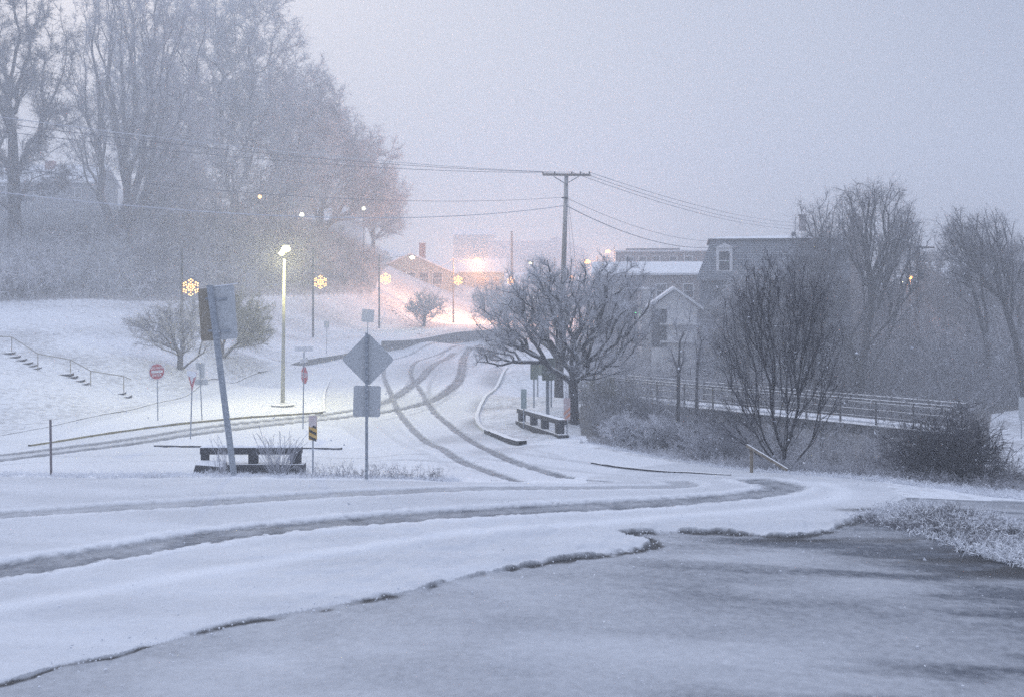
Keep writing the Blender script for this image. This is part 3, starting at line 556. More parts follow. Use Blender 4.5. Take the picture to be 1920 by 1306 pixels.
for px, z, sc, rz, lb in ((1740,112,1.15,1.3,'hazy small tree on the far right slope, under the orange lamps'), (1800,98,1.0,2.6,'hazy small tree on the far right slope, before the dark house roof'), (1850,106,1.2,4.0,'hazy small tree on the far right slope, between the leaning bare trees'), (1915,96,1.25,5.1,'hazy small tree on the far right slope, rightmost of five')):
    c = HT.copy(); COL.objects.link(c); c.location = onz(px, z); c.rotation_euler = (0, 0, rz); c.scale = (sc, sc, sc); c['label'] = lb
    for ch in HT.children: k = ch.copy(); COL.objects.link(k); k.parent = c
# dense fan of stems close to the near road
tree('tall_shrub', 'tall dark bush of dense upright stems, the nearest one right of the hairpin bend', 'shrub', 1470, 26.5, [(1470,845)], [(1460,600,100,115),(1395,660,62,90),(1535,660,55,95),(1470,750,115,70,3000),(1410,550,45,50,2600),(1525,560,40,50,2600),(1450,500,60,26,1200),(1560,720,50,50,1500),(1360,790,50,40,1300)], n=1000, gamma=.85, step=.26, wob=.18, rmin=.0042, pw=.31, tw=(4,.34,4,.18), w=(.008,.006), bark='bark_black', twig='frost_dark', seed=41, thick=.013, tcap=.02, trunk_r=.055, up=.03)
tree('arching_shrub', 'dark tangled bush with arching snowy stems near the right edge', 'shrub', 1790, 23.2, [(1790,880)], [(1780,830,110,55),(1700,830,60,60),(1800,790,70,50),(1870,830,50,60),(1760,860,120,40)], n=620, gamma=1.2, step=.22, wob=.6, rmin=.0048, pw=.34, tw=(3,.22,2,.1), w=(.008,.005), bark='bark_black', twig='frost_dark', seed=42, thick=.014, tcap=.02, trunk_r=.06, up=.22)
tree('roadside_shrub', 'snow-covered rounded bush below the left end of the footbridge', 'shrub', 1215, 31.5, [(1215,845)], [(1210,815,75,38),(1170,800,40,25),(1260,820,40,35)], n=560, gamma=.9, step=.2, wob=.5, rmin=.004, pw=.34, tw=(8,.24,6,.12), w=(.018,.013), twig='frost_pale', seed=43, thick=.014, trunk_r=.04, up=.2)
tree('roadside_shrub', 'smaller grey bush between the snow-covered bush and the tall dark bush', 'shrub', 1345, 28, [(1345,850)], [(1340,820,60,38),(1300,835,50,25),(1390,830,40,35)], n=300, gamma=.9, step=.2, wob=.4, rmin=.004, pw=.34, tw=(6,.2,4,.1), w=(.009,.007), twig='frost', seed=44, thick=.014, trunk_r=.04, up=.15)
tree('roadside_shrub', 'dim brownish bush beside the ornamental tree trunk at the top of the ditch', 'shrub', 1130, 46, [(1130,770)], [(1130,735,45,40),(1155,770,35,40)], n=200, gamma=.8, step=.3, wob=.4, rmin=.005, pw=.36, tw=(6,.3,5,.15), w=(.013,.01), bark='bark_dark', twig='frost_olive', seed=45, thick=.02, trunk_r=.05, up=.1)
tree('barrier_shrub', 'leafless shrub of thin upright shoots growing before the left concrete barrier', 'shrub', 520, 23.6, [(520,884)], [(520,840,52,38),(500,830,40,30),(550,830,30,40)], n=70, gamma=1.3, step=.16, wob=.25, rmin=.006, pw=.3, tw=(1,.16,1,.08), w=(.007,.005), bark='bark', twig='frost', seed=46, thick=.012, trunk_r=.02, up=.05)
tree('barrier_shrub', 'small twiggy weed beside the foot of the leaning sign post', 'shrub', 418, 23.4, [(418,880)], [(415,850,22,28),(400,830,20,20)], n=22, gamma=1.0, step=.14, wob=.2, rmin=.006, pw=.3, tw=(2,.12,2,.06), w=(.009,.007), bark='bark', twig='frost_pale', seed=47, thick=.012, trunk_r=.014, up=.05)
thicket('undergrowth', [XY(-450,67), XY(0,77), XY(240,87), XY(480,112), XY(700,138), XY(720,160), XY(480,150), XY(200,135), XY(-300,110)], 9000, (1.2,3.4), .7, (5,.7), 'frost_green', (.06,.045), 'tangled frosted undergrowth covering the hillside below the tall trees', 51, arch=.55)
thicket('undergrowth', [XY(-300,69), XY(-60,74), XY(60,78), XY(110,84), XY(60,96), XY(-300,90)], 2200, (2.5,5), 1.0, (6,.7), 'frost_pale', (.06,.045), 'thick drooping snow-laden brush at the left end of the bank', 52, arch=.8)
thicket('undergrowth', [XY(1500,62), XY(1700,52), XY(1950,64), XY(2100,120), XY(1950,150), XY(1500,130), XY(1380,90)], 9000, (1.2,3.6), .7, (5,.7), 'frost_mid', (.045,.03), 'dim brushy slope behind the footbridge', 53, arch=.5)
thicket('undergrowth', [XY(1560,70), XY(1750,62), XY(2000,60), XY(2200,110), XY(1560,100)], 2600, (3,8), .5, (9,1.0), 'frost_mid', (.05,.035), 'hazy grey woodland edge filling the far right slope', 57, arch=.25)
thicket('undergrowth', [XY(1070,50), XY(1100,43), XY(1150,34.5), XY(1200,32), XY(1300,31), XY(1480,29), XY(1780,26.5), XY(1800,36), XY(1500,42), XY(1300,52), XY(1130,60)], 3600, (.8,2.3), .7, (6,.35), 'frost_mid', (.02,.013), 'tangle of brush in the ditch between the road and the footbridge', 54, arch=.5)
thicket('undergrowth', [XY(1060,60), XY(1250,62), XY(1450,70), XY(1450,100), XY(1080,100)], 3600, (1,3.4), .6, (6,.6), 'frost', (.035,.026), 'grey brush in front of the brick buildings', 55, arch=.4)
thicket('undergrowth', [XY(1620,24), XY(1900,22.3), XY(2000,23), XY(1950,26), XY(1650,27)], 420, (.5,1.4), .8, (6,.25), 'frost_dark', (.012,.008), 'low dark brush around the arching bush', 56, arch=.6)
thicket('undergrowth', [XY(-300,68), XY(0,76), XY(240,86), XY(480,111), XY(650,134), XY(600,140), XY(200,118), XY(-300,100)], 700, (2,4.5), 1.0, (7,.9), 'frost_pale', (.13,.07), 'pale arching brambles laden with snow on the left hillside', 67, arch=.8)
thicket('undergrowth', [XY(1120,40), XY(1300,32), XY(1480,29.5), XY(1780,27), XY(1800,33), XY(1450,40), XY(1150,48)], 850, (.9,2.4), .9, (8,.32), 'frost_pale', (.024,.014), 'pale arching brambles beside the bend', 68, arch=.7)
# grass along the verges
thicket('grass', [XY(1085,33), XY(1105,31.2), XY(1200,28.8), XY(1300,26.6), XY(1480,23.8), XY(1650,22.2), XY(1920,20.0), XY(1960,21.5), XY(1650,24), XY(1480,26), XY(1300,28.5), XY(1200,31)], 9000, (.08,.26), 1.6, (1,.06), 'snow', (.022,.012), 'snowy grass verge along the outside of the bend', 61, arch=.9)
thicket('grass', [XY(1085,32), XY(1200,29.5), XY(1300,27.2), XY(1480,24.6), XY(1650,23), XY(1920,20.8), XY(1960,22.5), XY(1650,25), XY(1480,27), XY(1300,29.5), XY(1200,32)], 2600, (.2,.6), 1.2, (4,.14), 'frost_pale', (.014,.010), 'frosted weeds along the outside of the bend', 66, arch=.7, keep=1.0)
thicket('grass', [ray(1590,980), ray(1650,945), ray(1780,950), ray(1920,985), ray(2050,1030), ray(2050,1090), ray(1920,1065), ray(1860,1050), ray(1760,1012), ray(1660,990)], 3800, (.10,.30), 1.5, (2,.09), 'snow', (.026,.014), 'snow-covered grass island at the right of the driveway', 62, arch=.9, keep=1.3)
thicket('grass', [ray(1600,978), ray(1780,955), ray(2050,1030), ray(2050,1080), ray(1760,1008)], 3600, (.10,.32), 1.3, (2,.09), 'frost_dark', (.010,.007), 'dark grass blades poking through the snow right of the driveway', 63, arch=.8, keep=1.3)
thicket('grass', [XY(-60,22.4), XY(350,22.4), XY(690,22.4), XY(860,22.3), XY(860,23.6), XY(350,24.0), XY(-60,24.0)], 4200, (.08,.24), 1.5, (1,.06), 'snow', (.018,.01), 'snowy grass along the top of the bank by the sign posts', 64, arch=.8)
thicket('grass', [XY(560,22.4), XY(700,22.4), XY(830,22.4), XY(830,23.3), XY(560,23.5)], 260, (.15,.5), .8, (4,.1), 'frost_mid', (.008,.006), 'dry weeds beside the diamond sign post', 65, arch=.3)
thicket('undergrowth', [XY(1120,46), XY(1400,40), XY(1800,36), XY(1800,42), XY(1450,50), XY(1150,54)], 1300, (.9,2.5), .35, (7,.4), 'frost_mid', (.022,.014), 'bare brush standing in front of the footbridge piers', 58, arch=.2)
def crumbs(n, seed):
    g = np.random.default_rng(seed); c = crack[(crack[:,1] < 19) & (crack[:,1] > 8)]; i = g.integers(0, len(c), n); p = c[i]+g.normal(size=(n, 2))*np.array([.35,.28])*g.choice([.4,1,2.5], n)[:,None]; p[n*3//4:] = np.column_stack([g.uniform(-6, 9, n-n*3//4), g.uniform(9.8, 21, n-n*3//4)])
    sz = g.uniform(.004, .012, n)*g.choice([1,1,1.5], n); z = H(p[:,0], p[:,1])+.03; o6 = np.array([(1,0,0),(-1,0,0),(0,1,0),(0,-1,0),(0,0,.7),(0,0,-1.5)]); f8 = np.array([(0,2,4),(2,1,4),(1,3,4),(3,0,4),(2,0,5),(1,2,5),(3,1,5),(0,3,5)])
    V = np.column_stack([p, z])[:,None]+o6[None]*sz[:,None,None]*g.uniform(.6, 1.5, (n, 6, 1)); tag(mesh_np('snow_lumps', V.reshape(-1, 3), (f8[None]+np.arange(n)[:,None,None]*6).reshape(-1, 3), M['snow'], origin=(0,10,0)), 'small lumps of snow scattered on the road and driveway', None, None, 'stuff')
crumbs(900, 78)
def flakes(n, seed):
    g = np.random.default_rng(seed); y = 3+42*g.uniform(0, 1, n)**.6*1.6; x = g.uniform(-.75, .75, n)*(y+2); z = CAMZ-2.2+g.uniform(-2, 8, n)*(.15+y/45)
    c = np.column_stack([x, y, z]); c = c[c[:,2] > H(c[:,0], c[:,1])+.1]; a = g.normal(size=(len(c), 3, 3))*.0050; V = (c[:,None]+a).reshape(-1, 3)
    tag(mesh_np('falling_snow', V, np.arange(len(V)).reshape(-1, 3), M['snow']), 'snowflakes falling through the air', None, None, 'stuff')
flakes(110000, 77)
#@@OBJ
# ------------------------------------------------------------------ signs
def front(yaw): return Vector((math.sin(yaw), -math.cos(yaw), 0))
def post(t, top, r=.03, m='galv', lean=None, base=None):
    b = Vector(t.location) if base is None else Vector(base); mb = MB(); mb.tube([b-Vector((0,0,.1)), top], r, 8); return mb.build('post', M[m], t)
# leaning sign, seen from behind
b = onz(440, 23.0); t = thing('road_sign', 'large blank sign on a leaning pipe post behind the left barrier, one side brown', 'road sign', b)
top = Vector(P(393,535,23.0)); post(t, top, .075)
ln = (top-b).normalized(); tl = math.atan2(-(ln.x), ln.z)
c = Vector(P(402,588,23.0))+Vector((0,.10,0))
mb = MB(); mb.plate(Vector(P(419,586,23.0))+Vector((0,.09,0)), rrect(.52,1.24,.06), .12, .012, tl*.55); mb.build('panel', M['signback'], t)
mb = MB(); mb.plate(Vector(P(386,590,23.0))+Vector((0,.15,0)), rrect(.46,1.22,.06), -.35, .012, tl*.55); tag(mb.build('panel', M['brown'], t), 'brown speckled panel')
mb = MB(); mb.hexa(Vector(P(422,534,23.0))+Vector((0,.09,0)), Vector((.26,.03,.035)), (0,.02,0), (0,0,.012)); mb.build('snow_cap', M['snow'], t)
for q in ((404,560),(410,620)): mb = MB(); mb.box(Vector(P(*q,23.0))+Vector((0,.05,0)), (.5,.03,.05)); mb.build('bracket', M['galv'], t)
# diamond
b = onz(686, 22.35); b.z -= 0; z = b.y; t = thing('road_sign', 'grey diamond-shaped sign back above a square plate, on a perforated post', 'road sign', b)
mb = MB(); tp = Vector(P(689,628,z)); mb.box((b+tp)/2, (.06,.05,(tp-b).length+.1)); 
for k in range(24):
    q = b.lerp(tp, (k+.5)/24); mb.cur = 1; mb.box(q+Vector((0,-.027,0)), (.016,.004,.016)); mb.cur = 0
mb.build('post', [M['galv'], M['black']], t)
mb = MB(); d_ = 97/2*z/F; mb.plate(Vector(P(689.5,674,z))+Vector((0,.045,0)), [(-d_*.98,0),(-d_*.94,-.05),(-.04,-d_*.97),(.04,-d_*.97),(d_*.94,-.05),(d_*.98,0),(d_*.94,.05),(.04,d_*.97),(-.04,d_*.97),(-d_*.94,.05)], 0, .01); mb.build('diamond_panel', M['signback'], t)
mb = MB(); mb.plate(Vector(P(687.5,752,z))+Vector((0,.045,0)), rrect(.61,.70,.05), .05, .01, -.03); mb.build('square_panel', M['signback'], t)
for y_ in (636, 705, 729, 763): mb = MB(); mb.tube([Vector(P(689,y_,z))+Vector((0,-.045,0)), Vector(P(689,y_,z))+Vector((0,-.02,0))], .014, 6); mb.build('bolt', M['trim'], t)
# do not enter
b = on(296,787,36); z = b.y; yw = math.radians(42); t = thing('road_sign', 'red round do-not-enter sign on a white square plate, left of the yield sign', 'road sign', b)
c = Vector(P(294,696,z)); post(t, c+Vector((0,.06,.3)), .028)
mb = MB(); mb.plate(c, rrect(.74,.74,.04), yw, .01); mb.build('plate', M['white'], t)
mb = MB(); mb.plate(c+front(yw)*.010, disc(.35), yw, .008); mb.build('red_disc', M['red'], t)
mb = MB(); mb.plate(c+front(yw)*.020, rect(.54,.12), yw, .006); mb.build('white_bar', M['white'], t)
text('lettering', 'DO NOT', c+front(yw)*.018+Vector((0,0,.17)), .15, yw, M['white'], t); text('lettering', 'ENTER', c+front(yw)*.018+Vector((0,0,-.17)), .15, yw, M['white'], t)
# yield
b = on(357,823,34); z = b.y; yw = math.radians(-48); t = thing('road_sign', 'triangular red and white yield sign with snow on its face', 'road sign', b)
c = Vector(P(360,710,z)); post(t, c+Vector((0,.05,.25)), .028)
tri = lambda s: [(0,-.52*s+.0),(.5*s,.30*s),(.45*s,.36*s),(-.45*s,.36*s),(-.5*s,.30*s)]
mb = MB(); mb.plate(c, tri(.92), yw, .01); mb.build('red_border', M['red'], t)
mb = MB(); mb.plate(c+front(yw)*.010+Vector((0,0,.03)), [(0,-.24),(.27,.17),(-.27,.17)], yw, .008); mb.build('white_centre', M['white'], t)
mb = MB(); mb.plate(c+front(yw)*.018+Vector((0,0,.17)), [(-.45,.16),(-.42,-.03),(-.2,-.09),(.05,-.05),(.25,-.1),(.42,-.02),(.45,.16)], yw, .02); mb.build('snow_crust', M['snow'], t)
# sign pair from behind
b = on(379,787,36); z = b.y; yw = math.radians(20); t = thing('road_sign', 'plain sign back with a wide plate under two narrow ones, right behind the yield sign', 'road sign', b)
post(t, Vector(P(374,680,z)), .028)
for (a_, c_, w_, h_) in ((370,686,.2,.34),(379,694,.2,.72)):
    mb = MB(); mb.plate(Vector(P(a_,c_,z))+Vector((0,.05,0)), rrect(w_,h_,.02), 0, .008); mb.build('panel', M['signback'], t)
mb = MB(); mb.plate(Vector(P(377,716,z))+Vector((0,.05,0)), rrect(.62,.27,.02), 0, .008); mb.build('panel', M['signback'], t)
# stop
b = on(568,803,36); z = b.y; yw = math.radians(-56); t = thing('road_sign', 'red octagonal stop sign with a street-name blade above it, right of the lit lamp post', 'road sign', b)
c = Vector(P(571,703,z)); post(t, Vector(P(569.5,655,z))+Vector((0,.06,0)), .028)
a8 = math.pi/8
mb = MB(); mb.plate(c, disc(.41, 8, a8), yw, .01); mb.build('white_border', M['white'], t)
mb = MB(); mb.plate(c+front(yw)*.010, disc(.385, 8, a8), yw, .008); mb.build('red_face', M['red'], t)
text('lettering', 'STOP', c+front(yw)*.018, .30, yw, M['white'], t)
mb = MB(); mb.plate(Vector(P(570,654,z)), rect(.80,.2), 0.1, .01); mb.build('street_name_blade', M['white'], t)
mb = MB(); mb.plate(Vector(P(570,675,z)), rect(.8,.2), math.radians(78), .01); mb.build('street_name_blade', M['white'], t)
# object marker left
b = onz(586.5, 25.2); z = b.y; t = thing('object_marker', 'narrow yellow and black striped marker half covered with snow by the left barrier', 'road marker', b)
c = Vector(P(587,801,z)); post(t, c, .022)
mb = MB(); mb.plate(c+Vector((0,-.03,0)), rrect(.21,.62,.03), 0, .01); mb.build('yellow_plate', M['yellow'], t)
mb = MB()
for k in (-.26,-.10,.06): mb.plate(c+Vector((0,-.038,k)), [(-.09,.07),(-.09,.0),(.09,-.09),(.09,-.02)], 0, .006)
mb.build('stripe', M['black'], t)
mb = MB(); mb.plate(c+Vector((0,-.045,.17)), [(-.10,.14),(-.10,-.12),(-.04,-.16),(.02,-.10),(.10,-.14),(.10,.14)], 0, .015); mb.build('snow_crust', mat('dirty snow', (.62,.50,.50), (.66,.6,.6), 12, .9), t)
# small far signs
b = on(612,663,40); z = b.y; t = thing('road_sign', 'tiny rectangular sign on a thin post on the bank between two ornament poles', 'road sign', b)
post(t, Vector(P(613,603,z)), .03); mb = MB(); mb.plate(Vector(P(612.5,608,z))+Vector((0,-.04,0)), rrect(.46,.6,.04), 0, .01); mb.build('panel', M['signback'], t)
b = on(687,658,40); z = b.y; t = thing('road_sign', 'pale square sign on a slightly leaning post just above the diamond sign', 'road sign', b)
post(t, Vector(P(691,580,z)), .05); mb = MB(); mb.plate(Vector(P(690,592,z))+Vector((0,-.06,0)), rrect(1.15,1.2,.06), 0, .012, -.06); mb.build('panel', M['signback'], t)
# delineator
b = onz(96, 23.0); t = thing('marker_post', 'single thin brown steel post sticking up alone at the far left verge', 'post', b)
mb = MB(); tp = Vector(P(94.5,786,23.0)); mb.hexa((b+tp)/2, (.022,0,0), (0,.015,0), (tp-b)/2); mb.build('post', mat('rusty steel', (.14,.12,.13), (.22,.19,.2), 12, .8, snow=.4), t)
# cluster on the right
G4 = 'green-backed signs under the ornamental tree'
def pair(px, pyt, pyb, zb, w_, h_, lab, posts, m='signback_green'):
    b = onz(px, zb); z = b.y; t = thing('road_sign', lab, 'road sign', b, G4)
    for q in posts: post(t, Vector(P(px+q, pyb-2, z)), .04, base=onz(px+q, zb))
    mb = MB(); mb.plate(Vector(P(px, (pyt+pyb)/2, z))+Vector((0,-.06,0)), rrect(w_, h_, .03), 0, .012); mb.build('panel', M[m], t); return t
pair(1001,676,710,47,.33,.88,'narrow olive sign back, leftmost under the ornamental tree', [0])
pair(1010,679,703,53,.42,.66,'green sign farther back, between the two olive sign backs', [-2], 'signback_green')
pair(1027,672,712,43.5,.50,.95,'widest olive sign back on two close posts under the ornamental tree', [-2,1.5])
pair(1034,668,714,45.5,.34,1.0,'olive sign back on one post, rightmost under the ornamental tree', [-.5])
b = onz(982, 40.5); z = b.y; t = thing('road_marker', 'tall narrow grey-green panel at the left end of the right barrier', 'road marker', b)
post(t, Vector(P(982,740,z)), .03); mb = MB(); mb.plate(Vector(P(982,747,z))+Vector((0,-.04,0)), rrect(.23,.8,.02), 0, .012); mb.build('panel', mat('pale green sheeting', (.26,.32,.32), (.34,.40,.40), 10, .7), t)
b = onz(1063, 38.2); z = b.y; t = thing('object_marker', 'orange and white striped marker beside the trunk of the largest ornamental tree', 'road marker', b)
c = Vector(P(1063,766,z)); post(t, c, .025); mb = MB(); mb.plate(c+Vector((0,-.035,0)), rrect(.26,.84,.03), 0, .01); mb.build('white_plate', mat('faded pink sheeting', (.55,.44,.45), (.6,.5,.5), 8, .6), t)
mb = MB()
for k in (-.3,-.08): mb.plate(c+Vector((0,-.045,k)), [(-.12,-.06),(-.12,-.16),(.12,.06),(.12,.16)], 0, .006)
mb.build('stripe', M['orange'], t)
b = onz(1915, 48); t = thing('road_marker', 'pale narrow panel on a post at the right edge beside the white field', 'road marker', b)
post(t, Vector(P(1915,760,48)), .03); mb = MB(); mb.plate(Vector(P(1915,765,48))+Vector((0,-.04,0)), rrect(.3,1.1,.02), 0, .012); mb.build('panel', M['signback'], t)
# ------------------------------------------------------------------ concrete barriers
def barrier(name, label, A, B, hgt, posts, tk=.26, bt=.10):
    A = Vector(A); B = Vector(B); d = (B-A); L = Vector((d.x, d.y, 0)).length; u = d.normalized(); uh = Vector((d.x, d.y, 0)).normalized(); nrm = Vector((uh.y, -uh.x, 0)); up = Vector((0,0,1))
    t = thing(name, label, 'barrier', A)
    mb = MB(); mb.hexa((A+B)/2+up*(hgt-.09), u*d.length/2, nrm*tk/2, up*.09); mb.build('top_rail', M['concrete_dark'], t, bevel=.025)
    mb = MB(); mb.hexa((A+B)/2+up*(bt-.25), u*(d.length/2+.08), nrm*(tk/2+.04), up*.25); mb.build('base_beam', M['concrete_dark'], t, bevel=.03)
    for s, w_ in posts:
        mb = MB(); mb.hexa(A+d*s+up*((hgt-.18+bt)/2), uh*w_/2, nrm*(tk/2-.02), up*((hgt-.18-bt)/2+.01)); mb.build('post', M['concrete_dark'], t, bevel=.015)
    mb = MB(); n = 26; vs = []
    for i in range(n+1):
        q = A+d*(i/n)+up*(hgt+.001); hh = .045*(.5+random.random()*.6)*(0.2 if i in (0, n) else 1)
        vs += [q-nrm*tk*.49, q-nrm*tk*.2+up*hh, q+nrm*tk*.2+up*hh, q+nrm*tk*.49]
    mb.add(vs, [(i*4+k, i*4+k+1, i*4+k+5, i*4+k+4) for i in range(n) for k in range(3)]); mb.build('snow_cap', M['snow'], t, smoothf=True)
    return t
zb = 25.6; a_ = onz(377, zb); b_ = onz(566, zb)
a_.z = P(377,882,zb)[2]; b_.z = P(566,882,zb)[2]
barrier('concrete_barrier', 'dark open concrete barrier behind the shoots at the left, post foot swept by snow', a_, b_, .62, [(.04,.17),(.52,.22),(.94,.26)], .26, .20)
b = Vector(P(372,880,zb-.3)); t = thing('concrete_block', 'dark broken concrete block with snow on top in front of the left barrier end', 'concrete block', b)
mb = MB(); mb.add([b+Vector(v) for v in [(-.14,-.25,-.3),(.75,-.3,-.3),(.75,.1,-.3),(-.14,.1,-.3),(-.02,-.2,.17),(.70,-.24,.12),(.70,.1,.22),(.0,.1,.24)]], [(3,2,1,0),(4,5,6,7),(0,1,5,4),(1,2,6,5),(2,3,7,6),(3,0,4,7)]); mb.build('body', M['concrete_dark'], t, bevel=.03)
a_ = on(975,793,34); b_ = onz(1056, 35.2); a_.z += .02
barrier('concrete_barrier', 'dark open concrete barrier with three gaps on the right corner before the orange marker', a_, b_, .62, [(.05,.34),(.36,.26),(.62,.30),(.93,.38)], .3)
# fallen timber
a_ = Vector(P(1400,834,24.3)); b_ = Vector(P(1476,880,23.4)); t = thing('timber_rail', 'thin broken sloping timber rail capped with snow in front of the tall dark bush', 'timber rail', (a_.x, a_.y, h1(a_.x, a_.y)))
mb = MB(); dd = (b_-a_); n_ = Vector((dd.y,-dd.x,0)).normalized(); mb.hexa((a_+b_)/2, dd/2, n_*.025, n_.cross(dd.normalized())*.035); mb.build('rail', M['timber'], t)
mb = MB(); mb.tube([Vector((a_.x+.12,a_.y,h1(a_.x,a_.y)-.2)), a_+Vector((.12,0,-.05))], .045, 6); mb.build('post', M['timber'], t)
# ------------------------------------------------------------------ steps and handrails
def steps(label, groups, rail, zz, group):
    b = onz(groups[0][0][0], zz); t = thing('stairway', label, 'steps', b, group)
    for g_ in groups:
        for (px, py, w_) in g_:
            p = on(px, py, 36); mb = MB(); ww = w_*p.y/F
            mb.add([p+Vector(v) for v in [(-ww*.5,-.12,-.2),(ww*.5,-.06,-.2),(ww*.5,.4,-.2),(-ww*.5,.4,-.2),(-ww*.5,-.12,.03),(ww*.5,-.06,.08),(ww*.5,.4,.10),(-ww*.5,.4,.05)]], [(3,2,1,0),(4,5,6,7),(0,1,5,4),(1,2,6,5),(2,3,7,6),(3,0,4,7)])
            mb.build('step', M['concrete_dark'], t)
    if rail:
        pts = [(on(px, pf, 36)+Vector((0,0,(pf-pt)*on(px,pf,36).y/F)), on(px, pf, 36)) for px, pt, pf in rail]
        mb = MB(); mb.tube([q[0] for q in pts], .026, 6); mb.build('handrail', M['rail_y'], t)
        for tq, fq in pts[1:-1]: mb = MB(); mb.tube([fq-Vector((0,0,.1)), tq], .024, 6); mb.build('rail_post', M['rail_y'], t)
    return t
GS = 'steps on the snowy bank'
steps('flight of dark steps with a long cranked handrail on the bank at the far left', [[(12,663,22),(26,670,14),(38,676,14),(50,682,12),(60,687,9),(68,692,8)],[(116,703,34),(132,708,18),(147,715,14),(158,721,9)],[(226,739,11),(237,745,11)]],
      [(-30,628,664),(22,632,661),(71,663,695),(132,674,704),(170,695,723),(232,705,738),(246,711,746)], 52, GS)
steps('distant narrow steps with handrail beside the small round tree', [[(736,583,6),(742,588,5),(748,593,5),(754,598,5),(761,604,5),(768,610,5),(776,618,5),(784,626,5)]], [(722,572,579),(735,575,584),(791,614,632),(792,618,634)], 110, GS)
# ------------------------------------------------------------------ footbridge
t = thing('footbridge', 'long low footbridge with snowy deck and pipe railings beyond the roadside bushes', 'footbridge', onz(1160, 55))
A = Vector(P(1155,742,56)); B = Vector(P(1800,806,44)); d = B-A; uh = Vector((d.x,d.y,0)).normalized(); nr_ = Vector((uh.y,-uh.x,0)); up = Vector((0,0,1))
mb = MB(); mb.hexa((A+B)/2-up*.25, d/2, nr_*1.1, up*.22); mb.build('deck', M['concrete_dark'], t)
mb = MB(); mb.hexa((A+B)/2+up*.015, d/2, nr_*.38, up*.035); mb.build('snow_cover', M['snow'], t)
for side in (-1, 1):
    for hh in ((1.14,1.0,.68,.36) if side > 0 else (1.08,.7)):
        mb = MB(); mb.tube([A+nr_*side*1.0+up*hh, B+nr_*side*1.0+up*hh], .042 if hh > .9 else .032, 6); mb.build('rail', M['rail'], t)
    for k in range(12):
        q = A.lerp(B, k/11)+nr_*side*1.0; mb = MB(); mb.tube([q, q+up*1.14], .05, 6); mb.build('rail_post', M['rail'], t)
for k in range(8):
    q = A.lerp(B, (k+.4)/8); mb = MB(); g_ = h1(q.x, q.y)-.3
    for s in (-.8, .8): mb.tube([(q.x+nr_.x*s, q.y+nr_.y*s, g_), (q.x+nr_.x*s, q.y+nr_.y*s, q.z-.45)], .16, 8)
    mb.hexa(Vector((q.x,q.y,q.z-.57)), uh*.15, nr_*1.05, up*.1); mb.build('pier', M['concrete_dark'], t)
# ------------------------------------------------------------------ utility poles and wires
def wire(name, label, cat, a, b, sag, r=.012, m='wire', group=None, n=26):
    a, b = Vector(a), Vector(b); mb = MB(); mb.tube([a.lerp(b, i/n)-Vector((0,0,sag*4*(i/n)*(1-i/n))) for i in range(n+1)], r, 5); o = mb.build(name, M[m], origin=a); return tag(o, label, cat, group)
b = onz(1049, 57); t = thing('utility_pole', 'tall wooden utility pole with a wide crossarm, standing behind the ornamental tree', 'utility pole', b)
tp = Vector(P(1062,327,57)); mb = MB(); mb.tube([b-Vector((0,0,.3)), b.lerp(tp,.5), tp], [.19,.155,.12], 10); mb.build('pole', M['wood'], t, smoothf=True)
ca = Vector(P(1017,328,57)); cb = Vector(P(1107,329,57)); mb = MB(); mb.hexa((ca+cb)/2+Vector((0,-.16,0)), (cb-ca)/2, (0,.06,0), (0,0,.065)); mb.build('crossarm', M['wood'], t)
for sx in (1038,1085): mb = MB(); mb.tube([Vector(P(sx,331,56.8)), Vector(P(1061,345,56.8))], .03, 6); mb.build('brace', M['rail'], t)
for sx in (1018,1040,1072,1088,1105): mb = MB(); mb.tube([Vector(P(sx,327,56.84)), Vector(P(sx,322,56.84))], [.035,.05], 6); mb.build('insulator', M['rail'], t)
mb = MB(); mb.box(Vector(P(1059,371,56.8)), (.35,.1,.08)); mb.build('bracket', M['rail'], t)
GW = 'overhead power lines'
zp = 56.84
for pl_, ql, zf, sag, r, m, lab in [((1018,322),(-260,183),30,.35,.016,'wire_snow','highest snowy power line running left from the crossarm'), ((1040,323),(-260,197),30.5,.4,.012,'wire','second highest power line left of the pole'), ((1072,323),(-260,212),31,.55,.012,'wire','third power line left of the pole'),
    ((1056,370),(-300,272),28,.75,.010,'wire','faint middle cable crossing the hill trees'), ((1056,386),(-300,322),27,.95,.020,'wire_snow','lowest thick snow-coated cable left of the pole')]:
    wire('power_line', lab, 'power line', P(*pl_, zp), P(*ql, zf), sag, r, m, GW)
for pl_, ql, zf, sag, r, lab in [((1072,323),(1525,430),110,.9,.016,'lowest of three power lines running right from the crossarm'), ((1088,323),(1530,424),112,.9,.016,'middle of three power lines running right from the crossarm'), ((1105,323),(1535,419),114,.8,.016,'highest of three power lines running right from the crossarm'),
    ((1062,371),(1372,452),86,.8,.014,'thin cable from the pole to the mansard roof corner'), ((1062,386),(1330,464),84.4,.7,.024,'thick dark cable sloping from the pole to the mansard roof')]:
    wire('power_line', lab, 'power line', P(*pl_, zp), P(*ql, zf), sag, r, 'wire', GW)
wire('guy_wire', 'steep guy wire braced to the right of the utility pole', 'guy wire', P(1061,335,57), onz(1110, 52), 0, .012)
wire('guy_wire', 'fainter guy wire close beside the utility pole', 'guy wire', P(1062,345,57), onz(1088, 62), 0, .009)
b = onz(1718, 88); t = thing('utility_pole', 'dim T-shaped utility pole above the orange light at the right', 'utility pole', b)
mb = MB(); mb.tube([b, Vector(P(1721,464,88))], [.22,.17], 8); mb.build('pole', M['bark_dark'], t); mb = MB(); mb.hexa(Vector(P(1720,464,87.7)), (1.45,0,0), (0,.07,0), (0,0,.07)); mb.build('crossarm', M['bark_dark'], t)
